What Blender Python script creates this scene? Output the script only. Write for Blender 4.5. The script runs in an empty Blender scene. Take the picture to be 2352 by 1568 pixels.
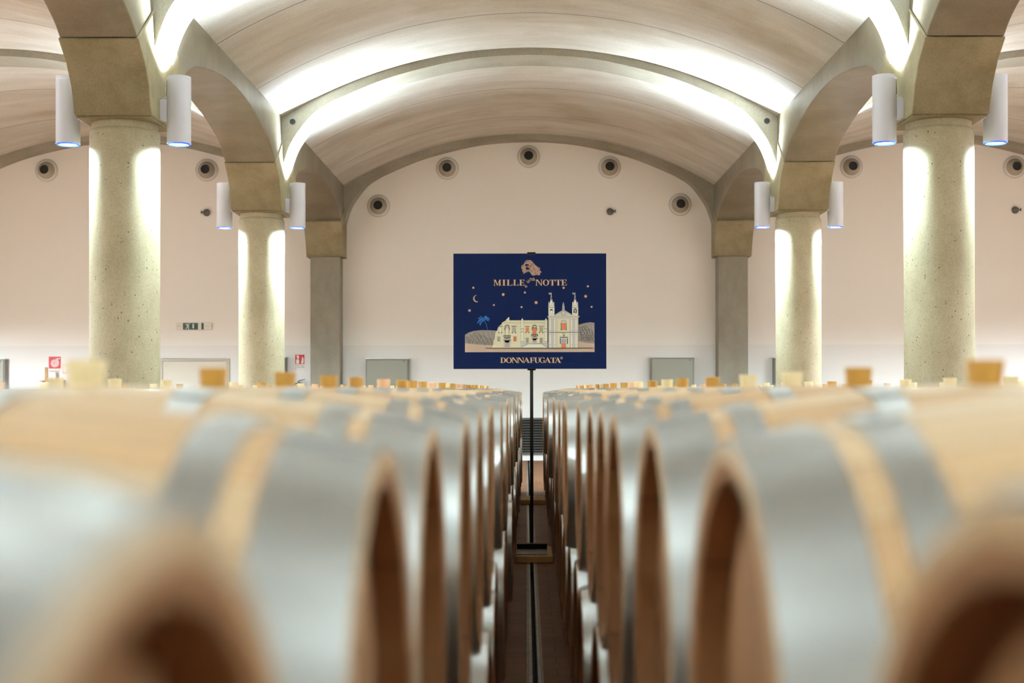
import bpy, bmesh, math, random
from mathutils import Vector, Matrix

# ------------------------------------------------------------------ camera, world, exposure
SC = bpy.context.scene
COL = SC.collection
PI = math.pi
F = 50.0 / 36.0 * 2352.0          # focal length in pixels of the 2352 px wide frame
VX, VY = 1209.0, 893.0            # vanishing point of the aisle in the photograph
CZ = 1.385                        # camera height: level with the barrel tops
TILT = 0.008
cam_d = bpy.data.cameras.new('camera')
cam = bpy.data.objects.new('camera', cam_d)
COL.objects.link(cam)
SC.camera = cam
cam_d.lens = 50.0
cam_d.sensor_width = 36.0
cam_d.sensor_fit = 'HORIZONTAL'
cam_d.clip_start = 0.02
cam_d.clip_end = 200
cam_d.shift_x = -(VX - 1176.0) / 2352.0
cam_d.shift_y = (VY - 784.0 - F * math.tan(TILT)) / 2352.0
cam.location = (0, 0, CZ)
cam.rotation_euler = (Matrix.Rotation(PI / 2 + TILT, 3, 'X') @ Matrix.Rotation(-0.0016, 3, 'Z')).to_euler()
cam_d.dof.use_dof = True
cam_d.dof.focus_distance = 14.0
cam_d.dof.aperture_fstop = 2.8

SC.view_settings.view_transform = 'Standard'
SC.view_settings.look = 'None'
SC.view_settings.gamma = 1.0
SC.view_settings.use_curve_mapping = False
SC.view_settings.exposure = 0.76
SC.cycles.use_adaptive_sampling = True
SC.cycles.adaptive_threshold = 0.025
SC.cycles.max_bounces = 9
SC.cycles.diffuse_bounces = 7
SC.cycles.glossy_bounces = 4
SC.cycles.sample_clamp_indirect = 8.0
UP_W, DOWN_W = (0.0, 0.0, 390.0, 270.0), (0.0, 0.0, 85.0, 300.0)      # lamp powers in view, watts per lens
UP_NEAR, DOWN_NEAR = 1050.0, 110.0  # fill lamps added on the unseen rows by the camera

world = bpy.data.worlds.new('world')
SC.world = world
world.use_nodes = True
world.node_tree.nodes['Background'].inputs[0].default_value = (0.9, 0.85, 0.78, 1)
world.node_tree.nodes['Background'].inputs[1].default_value = 0.02

CX = 0.055                        # centre line of the hall
HW = 3.90                         # column axis, from the centre line
YC = [-0.46, 6.58, 13.62, 20.66]  # free-standing column rows
YW = 27.6                         # far wall
PITCH = 7.04

def wall_xz(px, py, y=YW):
    return ((px - VX) * y / F, CZ + (VY - py) * y / F)

# ------------------------------------------------------------------ helpers
def tag(o, label=None, cat=None, group=None, kind=None):
    if label: o['label'] = label
    if cat: o['category'] = cat
    if group: o['group'] = group
    if kind: o['kind'] = kind
    return o

def empty(name, loc=(0, 0, 0), label=None, cat=None, group=None, kind=None):
    o = bpy.data.objects.new(name, None)
    o.empty_display_size = 0.1
    COL.objects.link(o)
    o.location = loc
    return tag(o, label, cat, group, kind)

class MB:
    """collects geometry for ONE mesh"""
    def __init__(s):
        s.v, s.f, s.m = [], [], []
    def add(s, vs, fs, mi=0):
        b = len(s.v)
        s.v += [tuple(p) for p in vs]
        for f in fs:
            s.f.append([b + i for i in f]); s.m.append(mi)
        return s
    def box(s, x0, x1, y0, y1, z0, z1, mi=0):
        vs = [(x, y, z) for z in (z0, z1) for y in (y0, y1) for x in (x0, x1)]
        return s.add(vs, [(0, 2, 3, 1), (4, 5, 7, 6), (0, 1, 5, 4), (2, 6, 7, 3), (0, 4, 6, 2), (1, 3, 7, 5)], mi)
    def lathe(s, prof, axis='Z', seg=32, c=(0, 0, 0), close=False, cap0=False, cap1=False, mi=0):
        """prof: list of (radius, t)"""
        vs, fs = [], []
        n = len(prof)
        for r, t in prof:
            for k in range(seg):
                a = 2 * PI * k / seg
                u, w = r * math.cos(a), r * math.sin(a)
                p = (u, w, t) if axis == 'Z' else ((t, u, w) if axis == 'X' else (w, t, u))
                vs.append((p[0] + c[0], p[1] + c[1], p[2] + c[2]))
        rng = n if close else n - 1
        for i in range(rng):
            j = (i + 1) % n
            for k in range(seg):
                l = (k + 1) % seg
                fs.append((i * seg + k, i * seg + l, j * seg + l, j * seg + k))
        if cap0: fs.append(tuple(range(seg))[::-1])
        if cap1: fs.append(tuple((n - 1) * seg + k for k in range(seg)))
        return s.add(vs, fs, mi)
    def tube(s, pts, r, seg=8, mi=0):
        pts = [Vector(p) for p in pts]
        vs, fs = [], []
        for i, p in enumerate(pts):
            d = (pts[min(i + 1, len(pts) - 1)] - pts[max(i - 1, 0)]).normalized()
            a = d.cross(Vector((0, 0, 1)))
            if a.length < 0.1: a = d.cross(Vector((1, 0, 0)))
            a.normalize(); b = d.cross(a)
            for k in range(seg):
                t = 2 * PI * k / seg
                vs.append(p + r * (math.cos(t) * a + math.sin(t) * b))
        for i in range(len(pts) - 1):
            for k in range(seg):
                l = (k + 1) % seg
                fs.append((i * seg + k, i * seg + l, (i + 1) * seg + l, (i + 1) * seg + k))
        fs.append(tuple(range(seg))); fs.append(tuple((len(pts) - 1) * seg + k for k in range(seg)))
        return s.add(vs, fs, mi)
    def flat(s, poly, y, mi=0):
        """flat polygon in the xz plane facing -y"""
        return s.add([(p[0], y, p[1]) for p in poly], [tuple(range(len(poly)))], mi)
    def prism(s, poly, y0, y1, mi=0):
        """xz polygon extruded along y"""
        n = len(poly)
        vs = [(p[0], y0, p[1]) for p in poly] + [(p[0], y1, p[1]) for p in poly]
        fs = [tuple(range(n)), tuple(range(2 * n - 1, n - 1, -1))]
        fs += [(i, n + i, n + (i + 1) % n, (i + 1) % n) for i in range(n)]
        return s.add(vs, fs, mi)
    def prism_x(s, poly, x0, x1, mi=0):
        """yz polygon extruded along x"""
        n = len(poly)
        vs = [(x0, p[0], p[1]) for p in poly] + [(x1, p[0], p[1]) for p in poly]
        fs = [tuple(range(n)), tuple(range(2 * n - 1, n - 1, -1))]
        fs += [(i, n + i, n + (i + 1) % n, (i + 1) % n) for i in range(n)]
        return s.add(vs, fs, mi)

def mesh_of(name, mb, mats, smooth=None):
    me = bpy.data.meshes.new(name)
    bm = bmesh.new()
    vs = [bm.verts.new(p) for p in mb.v]
    big = []
    for f, mi in zip(mb.f, mb.m):
        try:
            fc = bm.faces.new([vs[i] for i in f])
        except ValueError:
            continue
        fc.material_index = mi
        if len(f) > 4: big.append(fc)
    bmesh.ops.remove_doubles(bm, verts=bm.verts[:], dist=1e-6)
    bmesh.ops.recalc_face_normals(bm, faces=bm.faces[:])
    big = [f for f in bm.faces if len(f.verts) > 4]
    if big: bmesh.ops.triangulate(bm, faces=big)
    bm.to_mesh(me); bm.free()
    for m in (mats if isinstance(mats, (list, tuple)) else [mats]):
        me.materials.append(m)
    if smooth:
        for p in me.polygons: p.use_smooth = True
        me.set_sharp_from_angle(angle=math.radians(smooth))
    return me

def obj(name, mb, mats, parent=None, loc=None, smooth=None, bevel=0, kind=None):
    o = bpy.data.objects.new(name, mesh_of(name, mb, mats, smooth))
    COL.objects.link(o)
    if loc: o.location = loc
    if parent: o.parent = parent
    if bevel:
        b = o.modifiers.new('bevel', 'BEVEL'); b.width = bevel; b.segments = 2; b.limit_method = 'ANGLE'
    if kind: o['kind'] = kind
    return o

def copy_tree(root):
    r = root.copy(); COL.objects.link(r)
    for ch in root.children:
        c = ch.copy(); COL.objects.link(c); c.parent = r
        for g in ch.children:
            d = g.copy(); COL.objects.link(d); d.parent = c
    return r

# ------------------------------------------------------------------ materials
def new_mat(name):
    m = bpy.data.materials.new(name); m.use_nodes = True
    nt = m.node_tree
    return m, nt, nt.nodes['Principled BSDF']

def N(nt, t, **kw):
    n = nt.nodes.new(t)
    for k, v in kw.items(): setattr(n, k, v)
    return n

def simple(name, col, rough=0.6, metal=0.0, noise=0.0, scale=20.0):
    m, nt, b = new_mat(name)
    b.inputs['Roughness'].default_value = rough
    b.inputs['Metallic'].default_value = metal
    b.inputs['Base Color'].default_value = (*col, 1)
    if noise:
        tc = N(nt, 'ShaderNodeTexCoord'); nz = N(nt, 'ShaderNodeTexNoise')
        nz.inputs['Scale'].default_value = scale; nz.inputs['Detail'].default_value = 6
        nt.links.new(tc.outputs['Object'], nz.inputs['Vector'])
        r = N(nt, 'ShaderNodeValToRGB')
        r.color_ramp.elements[0].position = 0.3; r.color_ramp.elements[1].position = 0.7
        r.color_ramp.elements[0].color = (*[c * (1 - noise) for c in col], 1)
        r.color_ramp.elements[1].color = (*[min(1, c * (1 + noise * 0.6)) for c in col], 1)
        nt.links.new(nz.outputs['Fac'], r.inputs['Fac'])
        nt.links.new(r.outputs['Color'], b.inputs['Base Color'])
    return m

def emit(name, col, s):
    m, nt, b = new_mat(name)
    b.inputs['Base Color'].default_value = (*col, 1)
    b.inputs['Emission Color'].default_value = (*col, 1)
    b.inputs['Emission Strength'].default_value = s
    return m

def math_n(nt, op, a, b=None, c=None):
    n = N(nt, 'ShaderNodeMath', operation=op)
    for i, x in enumerate((a, b, c)):
        if x is None: continue
        if isinstance(x, (int, float)): n.inputs[i].default_value = x
        else: nt.links.new(x, n.inputs[i])
    return n.outputs[0]

def mix_c(nt, fac, a, b, mode='MIX'):
    n = N(nt, 'ShaderNodeMix', data_type='RGBA', blend_type=mode)
    for s, x in ((n.inputs[0], fac), (n.inputs[6], a), (n.inputs[7], b)):
        if isinstance(x, (int, float)): s.default_value = x
        elif isinstance(x, tuple): s.default_value = (*x, 1)
        else: nt.links.new(x, s)
    return n.outputs[2]

def concrete(name, light, dark, scale3, seams=None, pits=False, rough=0.75, spec=0.3, stain=(0.20, 0.15, 0.08), stain_amt=0.5):
    """cast concrete: streaks stretched by scale3, stains, optional seam lines across Y and pin-hole pits"""
    m, nt, b = new_mat(name)
    L = nt.links.new
    tc = N(nt, 'ShaderNodeTexCoord')
    mp = N(nt, 'ShaderNodeMapping'); mp.inputs['Scale'].default_value = scale3
    L(tc.outputs['Object'], mp.inputs['Vector'])
    n1 = N(nt, 'ShaderNodeTexNoise'); n1.inputs['Scale'].default_value = 1.0; n1.inputs['Detail'].default_value = 8; n1.inputs['Roughness'].default_value = 0.62
    L(mp.outputs['Vector'], n1.inputs['Vector'])
    r1 = N(nt, 'ShaderNodeValToRGB')
    r1.color_ramp.elements[0].position = 0.33; r1.color_ramp.elements[1].position = 0.66
    r1.color_ramp.elements[0].color = (*dark, 1); r1.color_ramp.elements[1].color = (*light, 1)
    L(n1.outputs['Fac'], r1.inputs['Fac'])
    n2 = N(nt, 'ShaderNodeTexNoise'); n2.inputs['Scale'].default_value = 0.9; n2.inputs['Detail'].default_value = 5
    L(tc.outputs['Object'], n2.inputs['Vector'])
    mr = N(nt, 'ShaderNodeMapRange'); mr.inputs[1].default_value = 0.52; mr.inputs[2].default_value = 0.75; mr.inputs[4].default_value = stain_amt
    L(n2.outputs['Fac'], mr.inputs[0])
    col = mix_c(nt, mr.outputs[0], r1.outputs['Color'], stain, 'MIX')
    n3 = N(nt, 'ShaderNodeTexNoise'); n3.inputs['Scale'].default_value = 60; n3.inputs['Detail'].default_value = 3
    L(tc.outputs['Object'], n3.inputs['Vector'])
    m3 = N(nt, 'ShaderNodeMapRange'); m3.inputs[1].default_value = 0.3; m3.inputs[2].default_value = 0.7; m3.inputs[3].default_value = 0.86; m3.inputs[4].default_value = 1.06
    L(n3.outputs['Fac'], m3.inputs[0])
    col = mix_c(nt, 1.0, col, m3.outputs[0], 'MULTIPLY')
    h = n1.outputs['Fac']
    if pits:
        vo = N(nt, 'ShaderNodeTexVoronoi'); vo.inputs['Scale'].default_value = 34.0
        L(tc.outputs['Object'], vo.inputs['Vector'])
        rnd = N(nt, 'ShaderNodeSeparateColor'); L(vo.outputs['Color'], rnd.inputs[0])
        rad = math_n(nt, 'MULTIPLY', math_n(nt, 'MAXIMUM', math_n(nt, 'SUBTRACT', rnd.outputs[0], 0.66), 0.0), 0.75)
        pit = math_n(nt, 'LESS_THAN', vo.outputs['Distance'], rad)
        col = mix_c(nt, math_n(nt, 'MULTIPLY', pit, 0.75), col, (0.05, 0.04, 0.025))
        h = math_n(nt, 'SUBTRACT', h, pit)
    if seams:
        sx = N(nt, 'ShaderNodeSeparateXYZ'); L(tc.outputs['Object'], sx.inputs[0])
        tot = None
        for y in seams:
            d = math_n(nt, 'ABSOLUTE', math_n(nt, 'SUBTRACT', sx.outputs[1], y))
            k = math_n(nt, 'LESS_THAN', d, 0.012)
            tot = k if tot is None else math_n(nt, 'MAXIMUM', tot, k)
        col = mix_c(nt, math_n(nt, 'MULTIPLY', tot, 0.75), col, (0.07, 0.06, 0.045))
    L(col, b.inputs['Base Color'])
    b.inputs['Roughness'].default_value = rough
    b.inputs['Specular IOR Level'].default_value = spec
    bp = N(nt, 'ShaderNodeBump'); bp.inputs['Strength'].default_value = 0.12; bp.inputs['Distance'].default_value = 0.02
    L(h, bp.inputs['Height']); L(bp.outputs['Normal'], b.inputs['Normal'])
    return m

SEAMS = [y + d for y in YC for d in (2.45, 4.85)]
M = {}
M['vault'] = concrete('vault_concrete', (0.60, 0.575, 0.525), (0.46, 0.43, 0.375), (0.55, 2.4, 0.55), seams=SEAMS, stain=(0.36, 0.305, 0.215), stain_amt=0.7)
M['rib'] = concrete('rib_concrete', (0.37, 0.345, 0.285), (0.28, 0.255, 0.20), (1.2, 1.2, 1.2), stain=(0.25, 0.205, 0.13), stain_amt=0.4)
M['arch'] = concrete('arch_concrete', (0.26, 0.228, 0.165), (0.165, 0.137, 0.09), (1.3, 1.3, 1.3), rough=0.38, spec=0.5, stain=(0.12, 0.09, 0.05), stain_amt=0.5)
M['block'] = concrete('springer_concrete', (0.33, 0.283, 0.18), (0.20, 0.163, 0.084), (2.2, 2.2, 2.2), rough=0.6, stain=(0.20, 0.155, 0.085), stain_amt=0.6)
M['column'] = concrete('column_concrete', (0.53, 0.475, 0.34), (0.42, 0.36, 0.235), (2.5, 2.5, 1.6), pits=True, rough=0.7, stain=(0.34, 0.30, 0.20), stain_amt=0.5)
M['pilaster'] = concrete('pilaster_concrete', (0.31, 0.285, 0.235), (0.23, 0.205, 0.16), (2.5, 2.5, 1.2), rough=0.8, stain=(0.24, 0.2, 0.13), stain_amt=0.4)

def wall_paint():
    m, nt, b = new_mat('wall_paint'); L = nt.links.new
    tc = N(nt, 'ShaderNodeTexCoord'); sx = N(nt, 'ShaderNodeSeparateXYZ'); L(tc.outputs['Object'], sx.inputs[0])
    k = math_n(nt, 'LESS_THAN', sx.outputs[2], 2.235)
    nz = N(nt, 'ShaderNodeTexNoise'); nz.inputs['Scale'].default_value = 0.8; nz.inputs['Detail'].default_value = 4
    L(tc.outputs['Object'], nz.inputs['Vector'])
    up = mix_c(nt, nz.outputs['Fac'], (0.85, 0.835, 0.81), (0.88, 0.865, 0.84))
    col = mix_c(nt, k, up, (0.80, 0.795, 0.79))
    L(col, b.inputs['Base Color']); b.inputs['Roughness'].default_value = 0.9
    b.inputs['Specular IOR Level'].default_value = 0.15
    return m
M['wall'] = wall_paint()

def floor_mat():
    m, nt, b = new_mat('terracotta_floor'); L = nt.links.new
    tc = N(nt, 'ShaderNodeTexCoord'); mp = N(nt, 'ShaderNodeMapping')
    L(tc.outputs['Object'], mp.inputs['Vector'])
    br = N(nt, 'ShaderNodeTexBrick'); br.offset = 0.5
    br.inputs['Color1'].default_value = (0.33, 0.15, 0.065, 1); br.inputs['Color2'].default_value = (0.27, 0.115, 0.05, 1)
    br.inputs['Mortar'].default_value = (0.12, 0.075, 0.045, 1)
    br.inputs['Scale'].default_value = 1.0; br.inputs['Mortar Size'].default_value = 0.004
    br.inputs['Brick Width'].default_value = 0.30; br.inputs['Row Height'].default_value = 0.15
    L(mp.outputs['Vector'], br.inputs['Vector'])
    nz = N(nt, 'ShaderNodeTexNoise'); nz.inputs['Scale'].default_value = 3; nz.inputs['Detail'].default_value = 6
    L(tc.outputs['Object'], nz.inputs['Vector'])
    mr = N(nt, 'ShaderNodeMapRange'); mr.inputs[3].default_value = 0.7; mr.inputs[4].default_value = 1.2
    L(nz.outputs['Fac'], mr.inputs[0])
    L(mix_c(nt, 1.0, br.outputs['Color'], mr.outputs[0], 'MULTIPLY'), b.inputs['Base Color'])
    b.inputs['Roughness'].default_value = 0.55
    return m
M['floor'] = floor_mat()

def stave_mat():
    """pale oak: staves run along local X, each with its own tone"""
    m, nt, b = new_mat('oak_staves'); L = nt.links.new
    tc = N(nt, 'ShaderNodeTexCoord'); sx = N(nt, 'ShaderNodeSeparateXYZ'); L(tc.outputs['Object'], sx.inputs[0])
    oi = N(nt, 'ShaderNodeObjectInfo')
    ang = math_n(nt, 'ARCTAN2', sx.outputs[1], sx.outputs[2])
    u = math_n(nt, 'MULTIPLY', ang, 26 / (2 * PI))
    cell = math_n(nt, 'FLOOR', u)
    wn = N(nt, 'ShaderNodeTexWhiteNoise', noise_dimensions='2D')
    cv = N(nt, 'ShaderNodeCombineXYZ'); L(cell, cv.inputs[0]); L(oi.outputs['Random'], cv.inputs[1]); L(cv.outputs[0], wn.inputs['Vector'])
    r = N(nt, 'ShaderNodeValToRGB')
    r.color_ramp.elements[0].color = (0.52, 0.315, 0.165, 1); r.color_ramp.elements[1].color = (0.67, 0.49, 0.33, 1)
    e = r.color_ramp.elements.new(0.45); e.color = (0.61, 0.415, 0.25, 1)
    L(wn.outputs['Value'], r.inputs['Fac'])
    mp = N(nt, 'ShaderNodeMapping'); mp.inputs['Scale'].default_value = (1.2, 16, 16)
    L(tc.outputs['Object'], mp.inputs['Vector'])
    gz = N(nt, 'ShaderNodeTexNoise', noise_dimensions='4D'); gz.inputs['Scale'].default_value = 2.5; gz.inputs['Detail'].default_value = 7
    L(mp.outputs['Vector'], gz.inputs['Vector']); L(math_n(nt, 'MULTIPLY', oi.outputs['Random'], 40), gz.inputs['W'])
    mr = N(nt, 'ShaderNodeMapRange'); mr.inputs[1].default_value = 0.3; mr.inputs[2].default_value = 0.7; mr.inputs[3].default_value = 0.84; mr.inputs[4].default_value = 1.1
    L(gz.outputs['Fac'], mr.inputs[0])
    col = mix_c(nt, 1.0, r.outputs['Color'], mr.outputs[0], 'MULTIPLY')
    fr = math_n(nt, 'FRACT', u)
    edge = math_n(nt, 'LESS_THAN', math_n(nt, 'MINIMUM', fr, math_n(nt, 'SUBTRACT', 1.0, fr)), 0.018)
    col = mix_c(nt, math_n(nt, 'MULTIPLY', edge, 0.6), col, (0.16, 0.08, 0.03))
    L(col, b.inputs['Base Color'])
    b.inputs['Roughness'].default_value = 0.5; b.inputs['Specular IOR Level'].default_value = 0.35
    return m
M['stave'] = stave_mat()

def head_mat():
    m, nt, b = new_mat('oak_head'); L = nt.links.new
    tc = N(nt, 'ShaderNodeTexCoord'); sx = N(nt, 'ShaderNodeSeparateXYZ'); L(tc.outputs['Object'], sx.inputs[0])
    oi = N(nt, 'ShaderNodeObjectInfo')
    u = math_n(nt, 'MULTIPLY', sx.outputs[1], 10.0)
    cv = N(nt, 'ShaderNodeCombineXYZ'); L(math_n(nt, 'FLOOR', u), cv.inputs[0]); L(oi.outputs['Random'], cv.inputs[1])
    wn = N(nt, 'ShaderNodeTexWhiteNoise', noise_dimensions='2D'); L(cv.outputs[0], wn.inputs['Vector'])
    col = mix_c(nt, wn.outputs['Value'], (0.25, 0.105, 0.038), (0.36, 0.165, 0.065))
    fr = math_n(nt, 'FRACT', u)
    edge = math_n(nt, 'LESS_THAN', math_n(nt, 'MINIMUM', fr, math_n(nt, 'SUBTRACT', 1.0, fr)), 0.02)
    col = mix_c(nt, math_n(nt, 'MULTIPLY', edge, 0.7), col, (0.10, 0.045, 0.02))
    L(col, b.inputs['Base Color']); b.inputs['Roughness'].default_value = 0.6
    return m
M['head'] = head_mat()

def zinc_mat():
    m, nt, b = new_mat('galvanised_hoop'); L = nt.links.new
    tc = N(nt, 'ShaderNodeTexCoord')
    nz = N(nt, 'ShaderNodeTexNoise'); nz.inputs['Scale'].default_value = 14; nz.inputs['Detail'].default_value = 3
    L(tc.outputs['Object'], nz.inputs['Vector'])
    L(mix_c(nt, nz.outputs['Fac'], (0.58, 0.61, 0.63), (0.66, 0.69, 0.71)), b.inputs['Base Color'])
    b.inputs['Metallic'].default_value = 0.9
    b.inputs['Roughness'].default_value = 0.29
    return m
M['zinc'] = zinc_mat()

M['bung_ochre'] = simple('bung_ochre', (0.50, 0.25, 0.035), 0.5)
M['bung_cream'] = simple('bung_cream', (0.82, 0.66, 0.38), 0.5)
M['bung_pink'] = simple('bung_pink', (0.80, 0.48, 0.28), 0.5)
M['lamp_grey'] = simple('lamp_grey', (0.63, 0.63, 0.70), 0.45, 0.2)
M['lamp_lens'] = emit('lamp_lens', (0.90, 0.97, 1.0), 9.0)
M['lamp_rim'] = emit('lamp_rim_blue', (0.02, 0.09, 0.9), 0.9)
M['black'] = simple('black', (0.006, 0.006, 0.006), 0.7)
M['black_steel'] = simple('black_steel', (0.02, 0.02, 0.018), 0.45, 0.5)
M['dark_metal'] = simple('dark_metal', (0.12, 0.12, 0.11), 0.5, 0.4)
M['nozzle'] = simple('nozzle_grey', (0.55, 0.56, 0.56), 0.45, 0.2)
M['cone'] = simple('nozzle_cone', (0.40, 0.36, 0.30), 0.5, 0.2)
M['cabinet'] = simple('cabinet_grey', (0.27, 0.255, 0.215), 0.4, 0.35)
M['cabinet_dark'] = simple('cabinet_side', (0.20, 0.19, 0.165), 0.5, 0.3)
M['cabinet_cap'] = simple('cabinet_cap', (0.72, 0.71, 0.68), 0.4, 0.2)
M['door'] = simple('door_cream', (0.66, 0.62, 0.54), 0.55)
M['door_frame'] = simple('door_frame', (0.50, 0.47, 0.40), 0.5)
M['grille'] = simple('grille', (0.12, 0.115, 0.10), 0.5, 0.4)
M['timber'] = simple('timber', (0.85, 0.56, 0.23), 0.6, 0, 0.25, 8)
M['plank'] = simple('plank_dark', (0.42, 0.24, 0.09), 0.6, 0, 0.25, 8)
M['steel'] = simple('steel_trim', (0.45, 0.44, 0.40), 0.4, 0.8, 0.4, 30)
M['zinc_plate'] = simple('zinc_plate', (0.36, 0.36, 0.33), 0.4, 0.7, 0.6, 90)
M['red'] = simple('sign_red', (0.55, 0.035, 0.045), 0.5)
M['red_box'] = simple('red_paint', (0.42, 0.07, 0.05), 0.5)
M['ext_red'] = simple('extinguisher_red', (0.40, 0.035, 0.02), 0.4)
M['white'] = simple('sign_white', (0.78, 0.76, 0.73), 0.6)
M['pink'] = simple('sheet_pink', (0.80, 0.45, 0.42), 0.6)
M['ink'] = simple('ink', (0.05, 0.05, 0.045), 0.7)
M['green'] = simple('exit_green', (0.008, 0.065, 0.045), 0.4)
M['white_plastic'] = simple('white_plastic', (0.74, 0.71, 0.65), 0.5)
M['navy'] = simple('navy', (0.0045, 0.011, 0.055), 0.4)
M['navy'].node_tree.nodes['Principled BSDF'].inputs['Specular IOR Level'].default_value = 0.07
M['gold'] = simple('print_gold', (0.70, 0.42, 0.22), 0.5)
M['copper'] = simple('print_copper', (0.42, 0.24, 0.17), 0.5)
M['cream'] = simple('print_cream', (0.72, 0.64, 0.44), 0.5)
M['cream_pale'] = simple('print_cream_pale', (0.80, 0.74, 0.60), 0.5)
M['mauve'] = simple('print_mauve', (0.43, 0.37, 0.36), 0.5)
M['mauve_light'] = simple('print_mauve_light', (0.60, 0.54, 0.51), 0.5)
M['tan'] = simple('print_tan', (0.52, 0.36, 0.27), 0.5)
M['hill'] = simple('print_hill', (0.27, 0.22, 0.19), 0.5)
M['olive'] = simple('print_olive', (0.38, 0.33, 0.20), 0.5)
M['line'] = simple('print_line', (0.045, 0.035, 0.035), 0.5)
M['orange'] = simple('print_orange', (0.85, 0.16, 0.06), 0.5)
M['palm_blue'] = simple('print_blue', (0.008, 0.13, 0.42), 0.5)

# ------------------------------------------------------------------ the hall
X0, X1, YB = CX - 11.55, CX + 11.55, -3.98
fl = MB()
SX0, SX1 = 0.040 - 0.013, 0.040 + 0.013
fl.box(X0, SX0, YB, YW, -0.2, 0); fl.box(SX1, X1, YB, YW, -0.2, 0)
obj('floor', fl, M['floor'], kind='structure')
dr = MB(); dr.box(SX0 - 0.001, SX1 + 0.001, YB, YW, -0.2, -0.12)
tag(obj('trim_1', dr, M['black']), kind='structure')
ed = MB()
for sx, s in ((SX0, -1), (SX1, 1)):
    ed.box(min(sx, sx + s * 0.016), max(sx, sx + s * 0.016), 3.0, YW - 1.0, -0.02, 0.003)
    ed.box(min(sx + s * 0.021, sx + s * 0.026), max(sx + s * 0.021, sx + s * 0.026), 3.0, YW - 1.0, -0.02, 0.002)
tag(obj('trim_2', ed, M['steel']), kind='structure')
WT = CZ + 5.2
for nm, a in (('wall_far', (X0, X1, YW, YW + 0.25)), ('wall_behind', (X0, X1, YB - 0.25, YB)),
              ('wall_left', (X0 - 0.25, X0, YB, YW)), ('wall_right', (X1, X1 + 0.25, YB, YW))):
    w = MB(); w.box(*a, 0, WT); obj(nm, w, M['wall'], kind='structure')

# vault of each bay: a shallow segmental barrel along Y
RISE, SPR, HALF = 0.94, 3.952, 3.476
RAD = (HALF ** 2 + RISE ** 2) / (2 * RISE)
def vz(x):            # vault height over the camera at distance x from the bay centre
    return SPR + RISE - RAD + math.sqrt(max(0, RAD ** 2 - x * x))
FACE = 0.35           # arcade walls reach this far either side of the column axis
for cxb, first in ((CX, True), (CX - 2 * HW, False), (CX + 2 * HW, False)):
    vb = MB(); n = 48; vs = []
    for lvl in (0, 0.16):
        for i in range(n + 1):
            x = -3.56 + 7.12 * i / n
            vs += [(cxb + x, YB, CZ + vz(x) + lvl), (cxb + x, YW, CZ + vz(x) + lvl)]
    k = 2 * (n + 1)
    fs = [(2 * i, 2 * i + 2, 2 * i + 3, 2 * i + 1) for i in range(n)] + [(k + 2 * i, k + 2 * i + 1, k + 2 * i + 3, k + 2 * i + 2) for i in range(n)]
    vb.add(vs, fs)
    obj('ceiling', vb, M['vault'], smooth=40, kind='structure')

# transverse rib at every column row: basket arch below, vault line above
RIB = [(3.60, 3.02), (3.55, 3.10), (3.535, 3.21), (3.45, 3.47), (3.343, 3.663), (3.127, 3.933), (2.91, 4.083), (2.70, 4.188),
       (2.163, 4.414), (1.622, 4.578), (0.973, 4.72), (0.45, 4.775), (0.0, 4.79)]
def smooth_curve(pts, k=4):
    out = []
    for i in range(len(pts) - 1):
        p0, p1, p2, p3 = (Vector(pts[max(0, min(len(pts) - 1, i + d))]) for d in (-1, 0, 1, 2))
        for j in range(k):
            t = j / k
            out.append(tuple(0.5 * ((2 * p1) + (p2 - p0) * t + (2 * p0 - 5 * p1 + 4 * p2 - p3) * t * t + (3 * p1 - p0 - 3 * p2 + p3) * t ** 3)))
    out.append(tuple(pts[-1]))
    return out
RIBC = smooth_curve([(a, b) for a, b in RIB], 4)
RIBFULL = [(-a, b) for a, b in RIBC] + [(a, b) for a, b in RIBC[::-1][1:]]
def rib_mesh(cxb, y0, y1):
    r = MB(); n = len(RIBFULL); vs = []
    for y in (y0, y1):
        for a, b in RIBFULL:
            vs += [(cxb + a, y, CZ + b), (cxb + a, y, CZ + max(vz(min(abs(a), 3.56)) + 0.06, b + 0.05))]
    m = 2 * n; fs = []
    for i in range(n - 1):
        a = 2 * i
        fs += [(a, a + 1, a + 3, a + 2), (m + a, m + a + 2, m + a + 3, m + a + 1), (a, a + 2, m + a + 2, m + a)]
    r.add(vs, fs)
    return r
tn = 3
for cxb in (CX, CX - 2 * HW, CX + 2 * HW):
    for yc in YC + [YW]:
        y0, y1 = (yc - 0.30, yc + 0.40) if yc != YW else (YW - 0.36, YW)
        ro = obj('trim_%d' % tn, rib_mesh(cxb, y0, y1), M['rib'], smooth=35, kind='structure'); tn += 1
        if cxb == CX and yc != YW:
            for s in (-1, 1):
                h = MB()
                h.lathe([(0.046, y0 - 0.004), (0.046, y0 + 0.002), (0.038, y0 + 0.002), (0.038, y0 - 0.004)], 'Y', 20, (cxb + s * 3.40, 0, CZ + 3.835), close=True, mi=1)
                h.lathe([(0.038, y0 - 0.0015), (0.001, y0 - 0.0015)], 'Y', 20, (cxb + s * 3.40, 0, CZ + 3.835))
                obj('pipe_hole', h, [M['black'], M['dark_metal']], parent=ro)

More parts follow.
